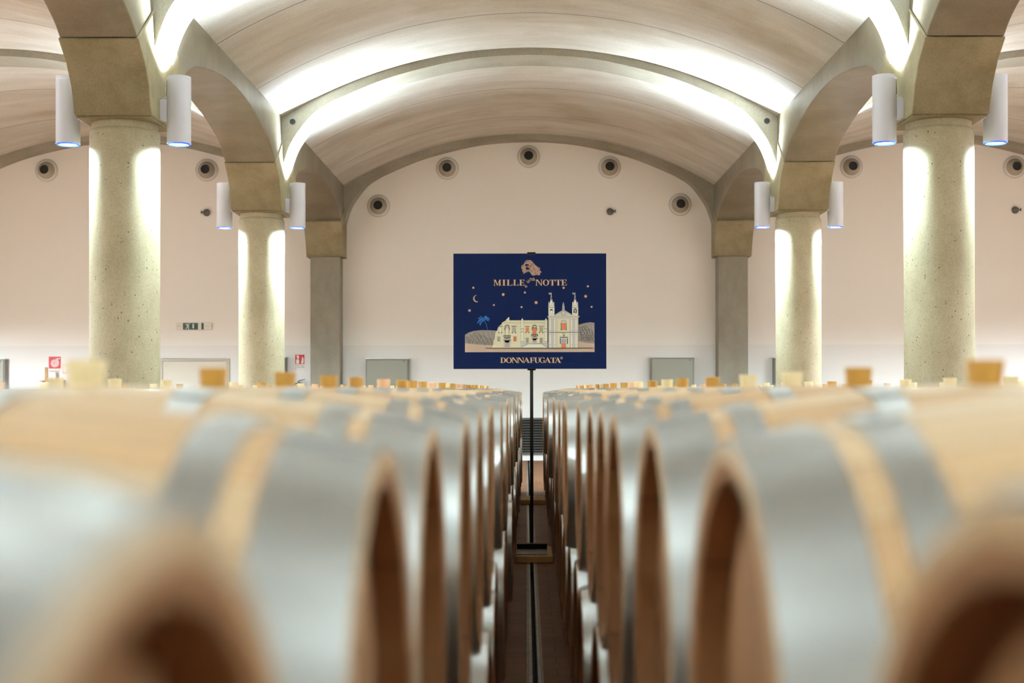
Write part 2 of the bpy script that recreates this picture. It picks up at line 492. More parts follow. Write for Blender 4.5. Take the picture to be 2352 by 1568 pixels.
# arcades along the hall: an arch between each pair of columns, with a slanting joint to the springers
SOF = [(2.66, 3.165), (2.5, 3.265), (2.2, 3.385), (1.9, 3.45), (1.5, 3.52), (1.0, 3.585), (0.5, 3.628), (0.0, 3.64)]
SOFC = smooth_curve(SOF, 3)
TOP = CZ + 5.1
for s in (-1, 1):
    for yc in YC:
        mid = yc + PITCH / 2
        last = yc == YC[-1]
        left = [(-a, b) for a, b in SOFC]; right = [(a, b) for a, b in SOFC[::-1][1:]]
        sof = left + right
        e = PITCH / 2
        poly = [(mid - e, TOP), (mid - e, CZ + 3.69), (mid - e + 0.12, CZ + 3.69)] + [(mid + a, CZ + b) for a, b in sof]
        yend = min(mid + e, YW)
        poly += [(mid + e - 0.12, CZ + 3.69), (yend, CZ + 3.69), (yend, TOP)]
        a = MB(); a.prism_x(poly, CX + s * HW - FACE, CX + s * HW + FACE)
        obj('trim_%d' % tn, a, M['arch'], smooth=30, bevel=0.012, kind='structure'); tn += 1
    # first half bay behind the camera
    a = MB(); a.box(CX + s * HW - FACE, CX + s * HW + FACE, YB, YC[0] - 0.001, CZ + 3.64, TOP)
    obj('trim_%d' % tn, a, M['arch'], kind='structure'); tn += 1

# ------------------------------------------------------------------ columns
def springer_poly(half=False):
    r = [(0.40, 2.555), (0.425, 2.60), (0.50, 2.80), (0.64, 2.985), (0.86, 3.155), (0.125, 3.683)]
    return r
def make_column(yc, s, label):
    x = CX + s * HW
    t = empty('concrete_column', (x, yc, 0), label, 'column', 'round concrete columns along the barrel hall', 'thing')
    sh = MB(); H = CZ + 2.46
    sh.lathe([(0.328, 0), (0.328, H - 0.02), (0.322, H), (0.309, H + 0.012)], 'Z', 64, cap0=True)
    obj('shaft', sh, M['column'], t, smooth=50)
    nk = MB(); nk.lathe([(0.309, H + 0.012), (0.309, CZ + 2.556)], 'Z', 64)
    obj('neck', nk, M['column'], t, smooth=50)
    r = springer_poly()
    poly = [(-a, CZ + b) for a, b in r] + [(a, CZ + b) for a, b in r[::-1]]
    sp = MB(); sp.prism_x(poly, -0.362, 0.362)
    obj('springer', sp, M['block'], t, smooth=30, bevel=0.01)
    pl = MB(); pl.box(-0.35, 0.35, -0.375, 0.375, CZ + 2.535, CZ + 2.557)
    obj('bearing_plate', pl, M['block'], t, bevel=0.006)
    return t

def make_pilaster(s, label):
    x = CX + s * HW
    t = empty('concrete_pilaster', (x, YW - 0.001, 0), label, 'column', 'flat pilasters against the far wall', 'thing')
    p = MB(); p.box(-0.285, 0.285, -0.42, 0, 0, CZ + 2.53)
    obj('shaft', p, M['pilaster'], t, bevel=0.012)
    r = springer_poly()
    poly = [(-a, CZ + b) for a, b in r] + [(0, CZ + 3.683), (0, CZ + 2.53), (-0.40, CZ + 2.53)]
    sp = MB(); sp.prism_x(poly, -0.36, 0.36)
    obj('springer', sp, M['block'], t, smooth=30, bevel=0.008)

# twin-ended cylinder lamp: one pointing up, one down
def make_lamp():
    t = empty('wall_lamp', (0, 0, 0))
    h = MB(); h.lathe([(0.100, 0.012), (0.109, 0.012), (0.112, 0.004), (0.112, 0.0), (0.113, 0.0), (0.113, 0.606)], 'Z', 40)
    obj('housing', h, M['lamp_grey'], t, smooth=40)
    c = MB(); c.lathe([(0.110, 0.606), (0.110, 0.611), (0.113, 0.611), (0.113, 0.640), (0.104, 0.640), (0.100, 0.625)], 'Z', 40)
    obj('end_cap', c, M['lamp_grey'], t, smooth=40)
    l = MB(); l.lathe([(0.092, 0.006), (0.06, -0.006), (0.001, -0.010)], 'Z', 40)
    obj('lens', l, M['lamp_lens'], t, smooth=60)
    l = MB(); l.lathe([(0.100, 0.626), (0.001, 0.628)], 'Z', 40)
    obj('lens', l, M['lamp_lens'], t, smooth=60)
    r = MB(); r.lathe([(0.092, 0.004), (0.094, -0.012), (0.105, -0.008), (0.108, 0.006)], 'Z', 40)
    obj('lens_rim', r, M['lamp_rim'], t, smooth=60)
    b = MB(); b.box(-0.185, -0.105, -0.06, 0.06, 0.225, 0.415)
    obj('bracket', b, M['lamp_grey'], t, bevel=0.004)
    k = MB(); k.tube([(-0.15, 0, 0.41)] + [(-0.15 + 0.022 * math.cos(a) * -1 + 0.0, 0, 0.415 + 0.022 * math.sin(a)) for a in (0.4, 0.9, 1.5, 2.1)] + [(-0.118, 0, 0.47), (-0.118, 0, 0.60)], 0.005, 6)
    obj('cable', k, M['lamp_grey'], t, smooth=60)
    return t
lamp0 = make_lamp(); lamp_used = [False]
def light(name, parent, z, down, watts, col, deg, blend, size):
    d = bpy.data.lights.new(name, 'SPOT'); d.energy = watts; d.color = col
    d.spot_size = math.radians(deg); d.spot_blend = blend; d.shadow_soft_size = size
    o = bpy.data.objects.new(name, d); COL.objects.link(o); o.parent = parent
    o.location = (0, 0, z)
    if not down: o.rotation_euler = (PI, 0, 0)
LAMP_DY = -0.05
def place_lamp(yc, s, side, label):
    """side=+1: on the face of the column that looks to larger x"""
    if lamp_used[0]: t = copy_tree(lamp0)
    else: t = lamp0; lamp_used[0] = True
    t.location = (CX + s * HW + side * 0.530, yc + LAMP_DY, CZ + 2.345)
    t.rotation_euler = (0, 0, 0 if side > 0 else PI)
    tag(t, label, 'lamp', 'grey cylinder lamps on the columns')
    return t
def lamp_lights(t, up, down, tint=(0.70, 0.95, 1.0)):
    light('uplight', t, 0.645, False, up, (0.735, 0.90, 1.0), 142, 0.8, 0.07)
    light('downlight', t, -0.02, True, down, tint, 168, 0.35, 0.09)

row_word = {2: 'nearer', 3: 'farther', 1: 'nearest', 0: 'rearmost'}
for i, yc in enumerate(YC):
    for s in (-1, 1):
        sd = 'left' if s < 0 else 'right'
        if i >= 2:
            make_column(yc, s, f'round concrete column with two lamps, {row_word[i]} one {sd} of the aisle in view')
        else:
            make_column(yc, s, f'round concrete column outside the view, {row_word[i]} pair, {sd} of the aisle')
        for side in (-1, 1):
            inner = side == -s
            w = 'aisle side' if inner else 'outer side'
            if i >= 2: lb = f'fill lamp added on the {w} of the {row_word[i]} {sd} column'
            else: lb = f'fill lamp added on the {w} of the {row_word[i]} {sd} column out of view'  # unseen lamps added to light the barrels near the camera
            lamp_lights(place_lamp(yc, s, side, lb), UP_W[i] if i >= 2 else UP_NEAR, DOWN_W[i] if i >= 2 else DOWN_NEAR)
# copies of the lamp added on the unseen side walls to raise the ambient light
for i in (1, 2, 3):
    for s in (-1, 1):
        t = place_lamp(YC[i], s, 1, f'fill lamp added on the {"left" if s < 0 else "right"} side wall out of view, {row_word[i]} one')
        t.location.x = (X0 + 0.192) if s < 0 else (X1 - 0.192)
        t.rotation_euler.z = 0 if s < 0 else PI
        lamp_lights(t, (0, 1300.0, 1500.0, 700.0)[i], (0, 900.0, 2000.0, 3500.0)[i], (0.77, 0.925, 1.0))
for s in (-1, 1):
    make_pilaster(s, 'flat concrete pilaster on the far wall, %s of the blue sign' % ('left' if s < 0 else 'right'))

# ------------------------------------------------------------------ things on the far wall
vent_spots = [(107, 389, 'round grey air nozzle near the left edge, left of the nearer left column'),
              (475, 389, 'round grey air nozzle between the two left columns'),
              (870, 472, 'lowest round air nozzle under the middle vault, on its left'),
              (1028, 386, 'round air nozzle up and left of the blue sign, beside the topmost one'),
              (1215, 359, 'topmost round air nozzle, straight above the blue sign'),
              (1401, 384, 'round air nozzle up and right of the blue sign, beside the topmost one'),
              (1563, 470, 'lowest round air nozzle under the middle vault, on its right'),
              (1957, 384, 'round grey air nozzle between the two right columns'),
              (2332, 385, 'round grey air nozzle cut by the right edge of the photo')]
vp = None
for px, py, lb in vent_spots:
    x, z = wall_xz(px, py)
    if vp is None:
        vp = empty('air_nozzle')
        f = MB(); f.lathe([(0.224, 0), (0.224, -0.010), (0.210, -0.016), (0.185, -0.016)], 'Y', 40)
        obj('flange', f, M['nozzle'], vp, smooth=40)
        f = MB(); f.lathe([(0.196, -0.014), (0.192, -0.030), (0.180, -0.036), (0.168, -0.034), (0.166, -0.014)], 'Y', 40, close=True)
        obj('ring', f, M['white_plastic'], vp, smooth=40)
        f = MB(); f.lathe([(0.171, -0.02), (0.150, -0.06), (0.115, -0.12), (0.096, -0.165), (0.089, -0.166), (0.089, -0.10)], 'Y', 40)
        obj('cone', f, M['cone'], vp, smooth=50)
        f = MB(); f.lathe([(0.0895, -0.135), (0.001, -0.135)], 'Y', 32)
        obj('mouth', f, M['black'], vp)
        o = vp
    else: o = copy_tree(vp)
    o.location = (x, YW, z)
    tag(o, lb, 'vent', 'round air nozzles on the far wall')

dp = None
for px, py, fl_, lb in ((475, 487, -1, 'small dark wall sensor between the two left columns'),
                        (1402, 486, 1, 'small dark wall sensor up and right of the blue sign'),
                        (2333, 484, 1, 'small dark wall sensor right of the nearer right column')):
    x, z = wall_xz(px, py)
    if dp is None:
        dp = empty('wall_sensor')
        f = MB(); f.lathe([(0.068, 0), (0.070, -0.02), (0.060, -0.055), (0.035, -0.085), (0.001, -0.095)], 'Y', 24)
        obj('dome', f, M['dark_metal'], dp, smooth=50)
        f = MB(); f.box(0.05, 0.10, -0.04, 0, -0.004, 0.018); f.box(0.095, 0.108, -0.05, -0.01, -0.02, 0.035)
        obj('arm', f, M['dark_metal'], dp)
        o = dp
    else: o = copy_tree(dp)
    o.location = (x, YW, z); o.scale = (fl_, 1, 1)
    tag(o, lb, 'sensor', 'small sensors on the far wall')

def cabinet(px0, px1, pytop, depth, lb, hinge):
    x0, zt = wall_xz(px0, pytop); x1, _ = wall_xz(px1, pytop)
    t = empty('metal_cabinet', ((x0 + x1) / 2, YW - 0.001, 0), lb, 'cabinet', 'low grey metal cabinets along the far wall')
    w = (x1 - x0) / 2
    b = MB(); b.box(-w, w, -depth, 0, 0.0, zt - 0.022); obj('body', b, M['cabinet_dark'], t, bevel=0.004)
    c = MB(); c.box(-w - 0.008, w + 0.008, -depth - 0.02, 0, zt - 0.021, zt); obj('lid', c, M['cabinet_cap'], t, bevel=0.004)
    d = MB(); d.box(-w + 0.022, w - 0.022, -depth - 0.016, -depth - 0.001, 0.05, zt - 0.035)
    do = obj('door', d, M['cabinet'], t, bevel=0.004)
    k = MB(); kx = (w - 0.085) * hinge
    k.lathe([(0.014, -depth - 0.028), (0.014, -depth - 0.0155)], 'Y', 16, (kx, 0, zt - 0.065), cap0=True)
    obj('lock', k, M['dark_metal'], do)
cabinet(842, 940, 822, 0.16, 'grey metal cabinet on the far wall, left of the blue sign', 1)
cabinet(1493, 1592, 820, 0.16, 'grey metal cabinet on the far wall, right of the blue sign', 1)
cabinet(-80, 18, 821, 0.16, 'grey metal cabinet cut by the left edge of the photo', 1)
cabinet(560, 660, 818, 0.16, 'grey metal cabinet mostly hidden behind the farther left column', 1)
cabinet(1774, 1873, 821, 0.16, 'grey metal cabinet mostly hidden behind the farther right column', -1)

# door in the far wall
x0, zt = wall_xz(368, 822); x1, _ = wall_xz(527, 822)
fr = MB()
fr.box(x0, x0 + 0.05, YW - 0.03, YW, 0, zt); fr.box(x1 - 0.05, x1, YW - 0.03, YW, 0, zt); fr.box(x0 + 0.05, x1 - 0.05, YW - 0.03, YW, zt - 0.05, zt)
d1 = obj('door_1', fr, M['door_frame'], kind='structure', bevel=0.004)
lf = MB(); lf.box(x0 + 0.056, x1 - 0.056, YW - 0.018, YW - 0.001, 0.01, zt - 0.056)
obj('door_leaf', lf, M['door'], d1)
hd = MB(); hd.tube([(x1 - 0.13, YW - 0.02, 1.02), (x1 - 0.13, YW - 0.07, 1.02), (x1 - 0.26, YW - 0.07, 1.02)], 0.01)
obj('door_handle', hd, M['dark_metal'], d1, smooth=50)

# louvred grille at the end of the aisle
gx, gz0, gz1 = 0.06, CZ - 150 * YW / F, CZ - 66 * YW / F
t = empty('air_grille', (gx, YW, 0), 'dark louvred grille low on the far wall at the end of the aisle', 'grille')
g = MB(); W = 0.52
g.box(-W, W, -0.05, 0, gz0, gz0 + 0.04); g.box(-W, W, -0.05, 0, gz1 - 0.04, gz1)
g.box(-W, -W + 0.04, -0.05, 0, gz0 + 0.04, gz1 - 0.04); g.box(W - 0.04, W, -0.05, 0, gz0 + 0.04, gz1 - 0.04)
obj('frame', g, M['grille'], t)
g = MB(); g.box(-W + 0.04, W - 0.04, -0.006, -0.001, gz0 + 0.04, gz1 - 0.04); obj('back_panel', g, M['black'], t)
g = MB(); ns = 12
for i in range(ns):
    z = gz0 + 0.05 + (gz1 - gz0 - 0.10) * (i + 0.5) / ns
    g.prism_x([(-0.05, z - 0.010), (-0.046, z - 0.014), (-0.026, z + 0.002), (-0.030, z + 0.006)], -W + 0.04, W - 0.04)
obj('louvres', g, M['grille'], t)

def text_mesh(name, body, height, mat, parent, loc, width=None):
    """sans lettering as flat faces in the xz plane, looking to -y; height is the capital height"""
    cu = bpy.data.curves.new(name, 'FONT'); cu.body = body; cu.size = 1.0; cu.align_x = 'CENTER'; cu.align_y = 'CENTER'; cu.resolution_u = 3
    to = bpy.data.objects.new(name, cu); COL.objects.link(to)
    bpy.context.view_layer.update()
    me = bpy.data.meshes.new_from_object(to.evaluated_get(bpy.context.evaluated_depsgraph_get()))
    COL.objects.unlink(to); bpy.data.objects.remove(to)
    xs = [v.co.x for v in me.vertices]; ys = [v.co.y for v in me.vertices]
    k = height / (max(ys) - min(ys)); kx = k if width is None else width / (max(xs) - min(xs))
    mx, my = (max(xs) + min(xs)) / 2, (max(ys) + min(ys)) / 2
    for v in me.vertices: v.co = ((v.co.x - mx) * kx, 0, (v.co.y - my) * k)
    me.materials.clear(); me.materials.append(mat); me.name = name
    o = bpy.data.objects.new(name, me); COL.objects.link(o); o.parent = parent; o.location = loc
    return o
PXW = YW / F       # one photograph pixel on the far wall, in metres

# emergency exit light
x, z = wall_xz(446.5, 748)
t = empty('exit_light', (x, YW, z), 'long white exit light with green running man panel, above the door', 'exit sign')
b = MB(); b.box(-40.5 * PXW, 40.5 * PXW, -0.055, 0, -8.2 * PXW, 8.2 * PXW); obj('body', b, M['white_plastic'], t, bevel=0.008)
b = MB(); b.box(-40 * PXW, -25.5 * PXW, -0.058, -0.054, -0.004, 0.004); b.box(25 * PXW, 39 * PXW, -0.058, -0.054, -0.004, 0.004)
obj('groove', b, M['door_frame'], t)
ex = lambda u, v: ((u / 19.6 - 56.5) * PXW, (17.8 - v / 19.6) * PXW)
pn = MB()
for u0, u1 in ((622, 1298), (1450, 1556)): pn.prism([ex(u0, 205), ex(u1, 205), ex(u1, 500), ex(u0, 500)], -0.0585, -0.054)
po = obj('green_panel', pn, M['green'], t)
w = MB()
def xr(u0, v0, u1, v1, th):
    a, b_ = Vector(ex(u0, v0)), Vector(ex(u1, v1)); d = (b_ - a).normalized(); n_ = Vector((-d.y, d.x)) * th / 19.6 * PXW / 2
    w.flat([tuple(a + n_), tuple(b_ + n_), tuple(b_ - n_), tuple(a - n_)], -0.0592)
w.flat([(ex(905, 240)[0] + 24 / 19.6 * PXW * math.cos(k * PI / 6), ex(905, 240)[1] + 24 / 19.6 * PXW * math.sin(k * PI / 6)) for k in range(12)], -0.0592)
xr(760, 265, 860, 262, 36); xr(760, 260, 745, 310, 34); xr(830, 260, 850, 360, 80); xr(860, 300, 900, 340, 30)
xr(850, 350, 880, 420, 44); xr(880, 410, 875, 500, 34); xr(835, 350, 790, 430, 44); xr(800, 435, 735, 445, 36)
w.prism([ex(1055, 245), ex(1115, 245), ex(1118, 440), ex(1050, 440)], -0.0592, -0.0585)
obj('running_man', w, M['white'], po)

# fire hose sign, notice beside it, fire hose cabinet, plank
x, z = wall_xz(126, 837)
t = empty('fire_hose_sign', (x, YW, z), 'red square sign with white hose spiral, lettered IDRANTE below', 'sign')
b = MB(); b.box(-14.5 * PXW, 14.5 * PXW, -0.006, 0, -20 * PXW, 20 * PXW); obj('panel', b, M['white'], t)
b = MB(); b.flat([(-13.8 * PXW, -7.5 * PXW), (13.8 * PXW, -7.5 * PXW), (13.8 * PXW, 20 * PXW), (-13.8 * PXW, 20 * PXW)], -0.0066)
obj('red_field', b, M['red'], t)
b = MB(); pts = []
for k in range(181):
    a = k / 180 * 2 * PI * 3.6; r = (1.2 + 8.6 * k / 180) * PXW
    pts.append((r, a))
th = 0.72 * PXW
c0 = Vector((-0.4 * PXW, 5.2 * PXW)); ph = PI / 2 - 3.6 * 2 * PI
inn = [c0 + (r - th) * Vector((math.cos(a + ph), math.sin(a + ph))) for r, a in pts]
out = [c0 + (r + th) * Vector((math.cos(a + ph), math.sin(a + ph))) for r, a in pts]
b.add([(p.x, -0.0072, p.y) for p in inn + out], [(i, i + 1, 182 + i, 181 + i) for i in range(180)])
b.flat([(c0.x, c0.y + 8.9 * PXW), (11.5 * PXW, c0.y + 8.9 * PXW), (12 * PXW, c0.y + 11.4 * PXW), (c0.x, c0.y + 10.6 * PXW)], -0.0072)
obj('hose_spiral', b, M['white'], t)
text_mesh('lettering', 'IDRANTE', 3.6 * PXW, M['ink'], t, (0, -0.0066, -13.5 * PXW), 24.5 * PXW)

x, z = wall_xz(154, 845)
t = empty('notice_sheet', (x, YW, z), 'small pale pink printed notice right of the red hose sign', 'notice')
b = MB(); b.box(-11 * PXW, 11 * PXW, -0.004, 0, -12 * PXW, 12 * PXW); obj('sheet', b, M['white'], t)
b = MB()
def rc(x0, z0, x1, z1): b.flat([(x0 * PXW, z0 * PXW), (x1 * PXW, z0 * PXW), (x1 * PXW, z1 * PXW), (x0 * PXW, z1 * PXW)], -0.0046)
rc(-10.5, 5, -8.6, 11.5); rc(-8.6, 5, 10.5, 5.8); rc(9.6, 5.8, 10.5, 11.5); rc(-10.5, -11.5, 2, -8); rc(-10.5, -8, -8.2, 4.8); rc(-7, 8.5, -5, 11); rc(0.4, -8, 2, -4); rc(6, -11.5, 10.5, -10); rc(9.7, -10, 10.5, -6)
for k in range(4): rc(-2, 6.9 + k * 1.1, 6 - (k % 2) * 1.5, 7.3 + k * 1.1)
for k in range(5): rc(3, 3 - k * 2, 8 - (k % 3), 3.7 - k * 2)
obj('print', b, M['pink'], t)

x0, zt = wall_xz(113, 871); x1, _ = wall_xz(151, 871)
t = empty('hose_cabinet', ((x0 + x1) / 2, YW, 0), 'red fire hose cabinet under the hose sign, just above the barrels', 'cabinet')
wv = (x1 - x0) / 2
b = MB(); b.box(-wv, wv, -0.22, 0, zt - 0.75, zt - 0.012); obj('body', b, M['red_box'], t, bevel=0.006)
b = MB(); b.prism([(-wv - 0.15, zt - 0.022), (wv + 0.004, zt - 0.014), (wv + 0.004, zt), (-wv + 0.02, zt)], -0.26, 0); obj('lid', b, M['red_box'], t)
b = MB(); b.box(-wv + 0.03, wv - 0.03, -0.228, -0.221, zt - 0.72, zt - 0.05); obj('door', b, M['ext_red'], t)
x, z = wall_xz(120, 842)
t = MB(); t.prism([(-0.036, 0), (0.036, 0), (0.030, z - 0.005), (0.022, z), (-0.024, z), (-0.031, z - 0.006)], -0.011, 0.011)
o = obj('wooden_plank', t, M['plank'], None, (x, YW - 0.33, 0), bevel=0.003)
tag(o, 'narrow brown wooden plank upright before the red hose cabinet', 'plank')

# extinguisher and its sign
x, z = wall_xz(688.5, 831)
t = empty('extinguisher_sign', (x, YW, z), 'white fire extinguisher sign with red pictogram beside left pilaster', 'sign')
b = MB(); b.box(-14.5 * PXW, 14.5 * PXW, -0.006, 0, -20 * PXW, 20 * PXW); obj('panel', b, M['white'], t)
b = MB(); b.flat([(-10.5 * PXW, -4 * PXW), (11 * PXW, -4 * PXW), (11 * PXW, 17.5 * PXW), (-10.5 * PXW, 17.5 * PXW)], -0.0066); obj('red_field', b, M['red'], t)
b = MB()
q = lambda a: [(p[0] * PXW, p[1] * PXW) for p in a]
b.flat(q([(-8, -3), (-1.5, -3), (-1.2, 4), (-2.2, 6.6), (-7.4, 6.6), (-8.2, 4)]), -0.0072)
b.flat(q([(-6.4, 7.6), (-3, 7.6), (-2, 10), (-1.4, 13), (-3, 15.6), (-6, 16), (-8.4, 13.5), (-8, 12.4), (-6, 13), (-5.6, 10)]), -0.0072)
b.flat(q([(3, 0), (5, -3), (8, -3), (9.3, 2), (8.6, 5), (9.4, 7), (8.4, 8.5), (9, 10), (6.6, 12), (5, 13), (5.6, 9), (4.4, 6), (4.8, 3)]), -0.0072)
obj('pictogram', b, M['white'], t)
text_mesh('lettering', 'ESTINTORE', 2.3 * PXW, M['ink'], t, (0, -0.0066, -7.2 * PXW), 21 * PXW)
text_mesh('lettering', 'A POLVERE', 2.6 * PXW, M['ink'], t, (0, -0.0066, -11.4 * PXW), 21 * PXW)
text_mesh('lettering', 'N\u00b0', 2.6 * PXW, M['ink'], t, (-8.6 * PXW, -0.0066, -15.8 * PXW))

x, z = wall_xz(689, 884)
t = empty('fire_extinguisher', (x, YW - 0.11, z - 0.5), 'red fire extinguisher hung on the far wall beside left pilaster', 'extinguisher')
b = MB(); b.lathe([(0.001, 0), (0.075, 0.004), (0.078, 0.02), (0.078, 0.40), (0.066, 0.455), (0.038, 0.485), (0.024, 0.495), (0.024, 0.515), (0.001, 0.515)], 'Z', 28); obj('cylinder', b, M['ext_red'], t, smooth=50)
b = MB(); b.box(-0.024, 0.024, -0.022, 0.022, 0.515, 0.565); b.prism([(-0.02, 0.562), (0.01, 0.58), (0.115, 0.615), (0.115, 0.628), (0.0, 0.60), (-0.03, 0.58)], -0.012, 0.012); b.prism([(0.02, 0.53), (0.115, 0.505), (0.118, 0.518), (0.03, 0.555)], -0.012, 0.012); obj('valve', b, M['dark_metal'], t)
b = MB(); b.tube([(-0.024, 0, 0.54), (-0.07, -0.01, 0.54), (-0.10, -0.02, 0.49), (-0.097, -0.03, 0.3), (-0.09, -0.03, 0.12)], 0.012, 8); obj('hose', b, M['black'], t, smooth=60)
b = MB(); b.box(-0.03, 0.03, 0.07, 0.11, 0.36, 0.42); b.box(-0.085, 0.085, 0.074, 0.082, 0.375, 0.405); obj('wall_bracket', b, M['dark_metal'], t)

# ------------------------------------------------------------------ barrels
BL, BR, HR = 0.475, 0.35, 0.292
def br(t): return BR - (BR - HR) * (abs(t) / BL) ** 1.9
body = MB()
prof = [(br(t), t) for t in [(-1 + 2 * i / 22) * BL for i in range(23)]]
inner = [(HR - 0.012, BL + 0.0), (HR - 0.028, BL - 0.004), (HR - 0.026, BL - 0.06)]
full = [(r, -t) for r, t in inner[::-1]] + prof + inner
body.lathe(prof, 'X', 56)
for sg in (-1, 1): body.lathe([(HR, sg * BL), (HR - 0.013, sg * BL)], 'X', 56)
for sg in (-1, 1): body.lathe([(HR - 0.013, sg * BL)] + [(r, sg * t) for r, t in inner[1:]], 'X', 56, mi=1)
ME_BODY = mesh_of('barrel_body', body, [M['stave'], M['head']], 50)
def head_me(s):
    h = MB(); tt = s * (BL - 0.038)
    h.lathe([(HR - 0.0265, tt), (HR - 0.05, tt + s * 0.004), (0.001, tt + s * 0.006)], 'X', 48)
    return mesh_of('barrel_head', h, M['head'], 40)
ME_HEAD = {s: head_me(s) for s in (-1, 1)}
def hoop_me(t0, t1, s, lap):
    h = MB(); n = 5; th = 0.0028
    o = [(br(t0 + (t1 - t0) * i / n) + th, s * (t0 + (t1 - t0) * i / n)) for i in range(n + 1)]
    i_ = [(br(t0 + (t1 - t0) * i / n) - 0.001, s * (t0 + (t1 - t0) * i / n)) for i in range(n + 1)]
    h.lathe(o + i_[::-1], 'X', 64, close=True)
    # lapped end with two rivets
    da = 0.17
    vs = []
    for k in range(7):
        a = lap + da * (k / 6 - 0.5)
        for r, t in ((o[0][0] + 0.0028, o[0][1]), (o[n][0] + 0.0028, o[n][1])):
            vs.append((t, r * math.cos(a), r * math.sin(a)))
    for k in range(7):
        a = lap + da * (k / 6 - 0.5)
        for r, t in ((o[0][0] - 0.001, o[0][1]), (o[n][0] - 0.001, o[n][1])):
            vs.append((t, r * math.cos(a), r * math.sin(a)))
    fs = []
    for k in range(6):
        fs += [(2 * k, 2 * k + 1, 2 * k + 3, 2 * k + 2), (2 * k, 2 * k + 2, 14 + 2 * k + 2, 14 + 2 * k), (2 * k + 1, 14 + 2 * k + 1, 14 + 2 * k + 3, 2 * k + 3)]
    fs += [(0, 14, 15, 1), (12, 13, 27, 26)]
    h.add(vs, fs)
    for q_ in (-0.05, 0.05):
        a = lap + q_; tm = s * (t0 + t1) / 2; r0 = br((t0 + t1) / 2) + 0.0056
        c = Vector((tm, r0 * math.cos(a), r0 * math.sin(a))); nrm = Vector((0, math.cos(a), math.sin(a))); u_ = Vector((1, 0, 0)); v_ = nrm.cross(u_)
        vs = [c + 0.006 * (math.cos(k * PI / 4) * u_ + math.sin(k * PI / 4) * v_) for k in range(8)] + [c + nrm * 0.003]
        h.add(vs, [(k, (k + 1) % 8, 8) for k in range(8)])
    return mesh_of('barrel_hoop', h, M['zinc'], 35)
HOOPS = []
for s in (-1, 1):
    for (a, b_), lap in zip(((0.398, 0.472), (0.332, 0.370), (0.140, 0.182)), (1.45, 1.72, 1.38)):
        HOOPS.append(hoop_me(a, b_, s, lap))
bg = MB(); bg.lathe([(0.023, BR - 0.012), (0.0265, BR + 0.030), (0.0255, BR + 0.034), (0.001, BR + 0.034)], 'Z', 24, cap0=True)
ME_BUNG = {c: mesh_of('barrel_bung', bg, M['bung_' + c], 40) for c in ('ochre', 'cream', 'pink')}

rng = random.Random(7)
def make_proto(full):
    t = empty('oak_barrel')
    parts = [('body', ME_BODY)]
    if full: parts += [('head', ME_HEAD[-1]), ('head', ME_HEAD[1])]
    parts += [('hoop', m) for m in HOOPS] + [('bung', ME_BUNG['ochre'])]
    for nm, me in parts:
        o = bpy.data.objects.new(nm, me); COL.objects.link(o); o.parent = t; o.location = (0, 0, BR)
    return t
PROTO = make_proto(True)
proto_used = [False]
def place_barrel(x, y, z, label, group, bung='ochre', roll=0.0, flip=False):
    if not proto_used[0]: t = PROTO; proto_used[0] = True
    else: t = copy_tree(PROTO)
    t.location = (x, y, z - BR)
    t.rotation_euler = (0, 0, PI if flip else 0)
    for c in t.children:
        c.rotation_euler = (roll, 0, 0)
        if c.data.name.startswith('barrel_bung'): c.data = ME_BUNG[bung]
    tag(t, label, 'barrel', group)
    return t

ORD = ('first second third fourth fifth sixth seventh eighth ninth tenth eleventh twelfth thirteenth fourteenth fifteenth sixteenth '
       'seventeenth eighteenth nineteenth twentieth twenty-first twenty-second twenty-third twenty-fourth twenty-fifth twenty-sixth twenty-seventh').split()
PB = 0.75
def axc(y): return 0.027 + 0.0029 * y       # centre line of the aisle
GAP = 0.146
# distance of each front-row barrel head from the camera's axis: the rows are not dead straight
LW = [.118, .117, .126, .113, .111, .106, .117, .098, .087, .103, .103, .098, .084, .098, .096, .092, .076, .090, .086, .084, .070, .080, .078, .076, .070, .059]
RW = [.180, .176, .173, .167, .182, .189, .182, .157, .169, .167, .157, .182, .180, .154, .190, .188, .192, .196, .168, .204, .204, .208, .212, .214, .218, .224]
ZU, ZL = CZ + 0.006 - BR, CZ + 0.006 - BR - 0.600
LB = ['ochre', 'ochre', 'cream', 'ochre', 'ochre', 'ochre', 'ochre', 'pink', 'ochre', 'ochre', 'ochre', 'pink', 'ochre', 'cream', 'ochre', 'pink', 'pink', 'ochre', 'ochre', 'ochre', 'ochre', 'cream', 'ochre', 'ochre', 'cream', 'ochre']
RB = ['ochre', 'ochre', 'ochre', 'ochre', 'cream', 'cream', 'ochre', 'ochre', 'cream', 'ochre', 'cream', 'pink', 'ochre', 'ochre', 'pink', 'ochre', 'cream', 'ochre', 'pink', 'ochre', 'ochre', 'cream', 'ochre', 'ochre', 'pink', 'ochre']
NB = 26
ROWP = 1.055
def rnd_bung(): return rng.choice(['cream', 'cream', 'pink', 'ochre'])
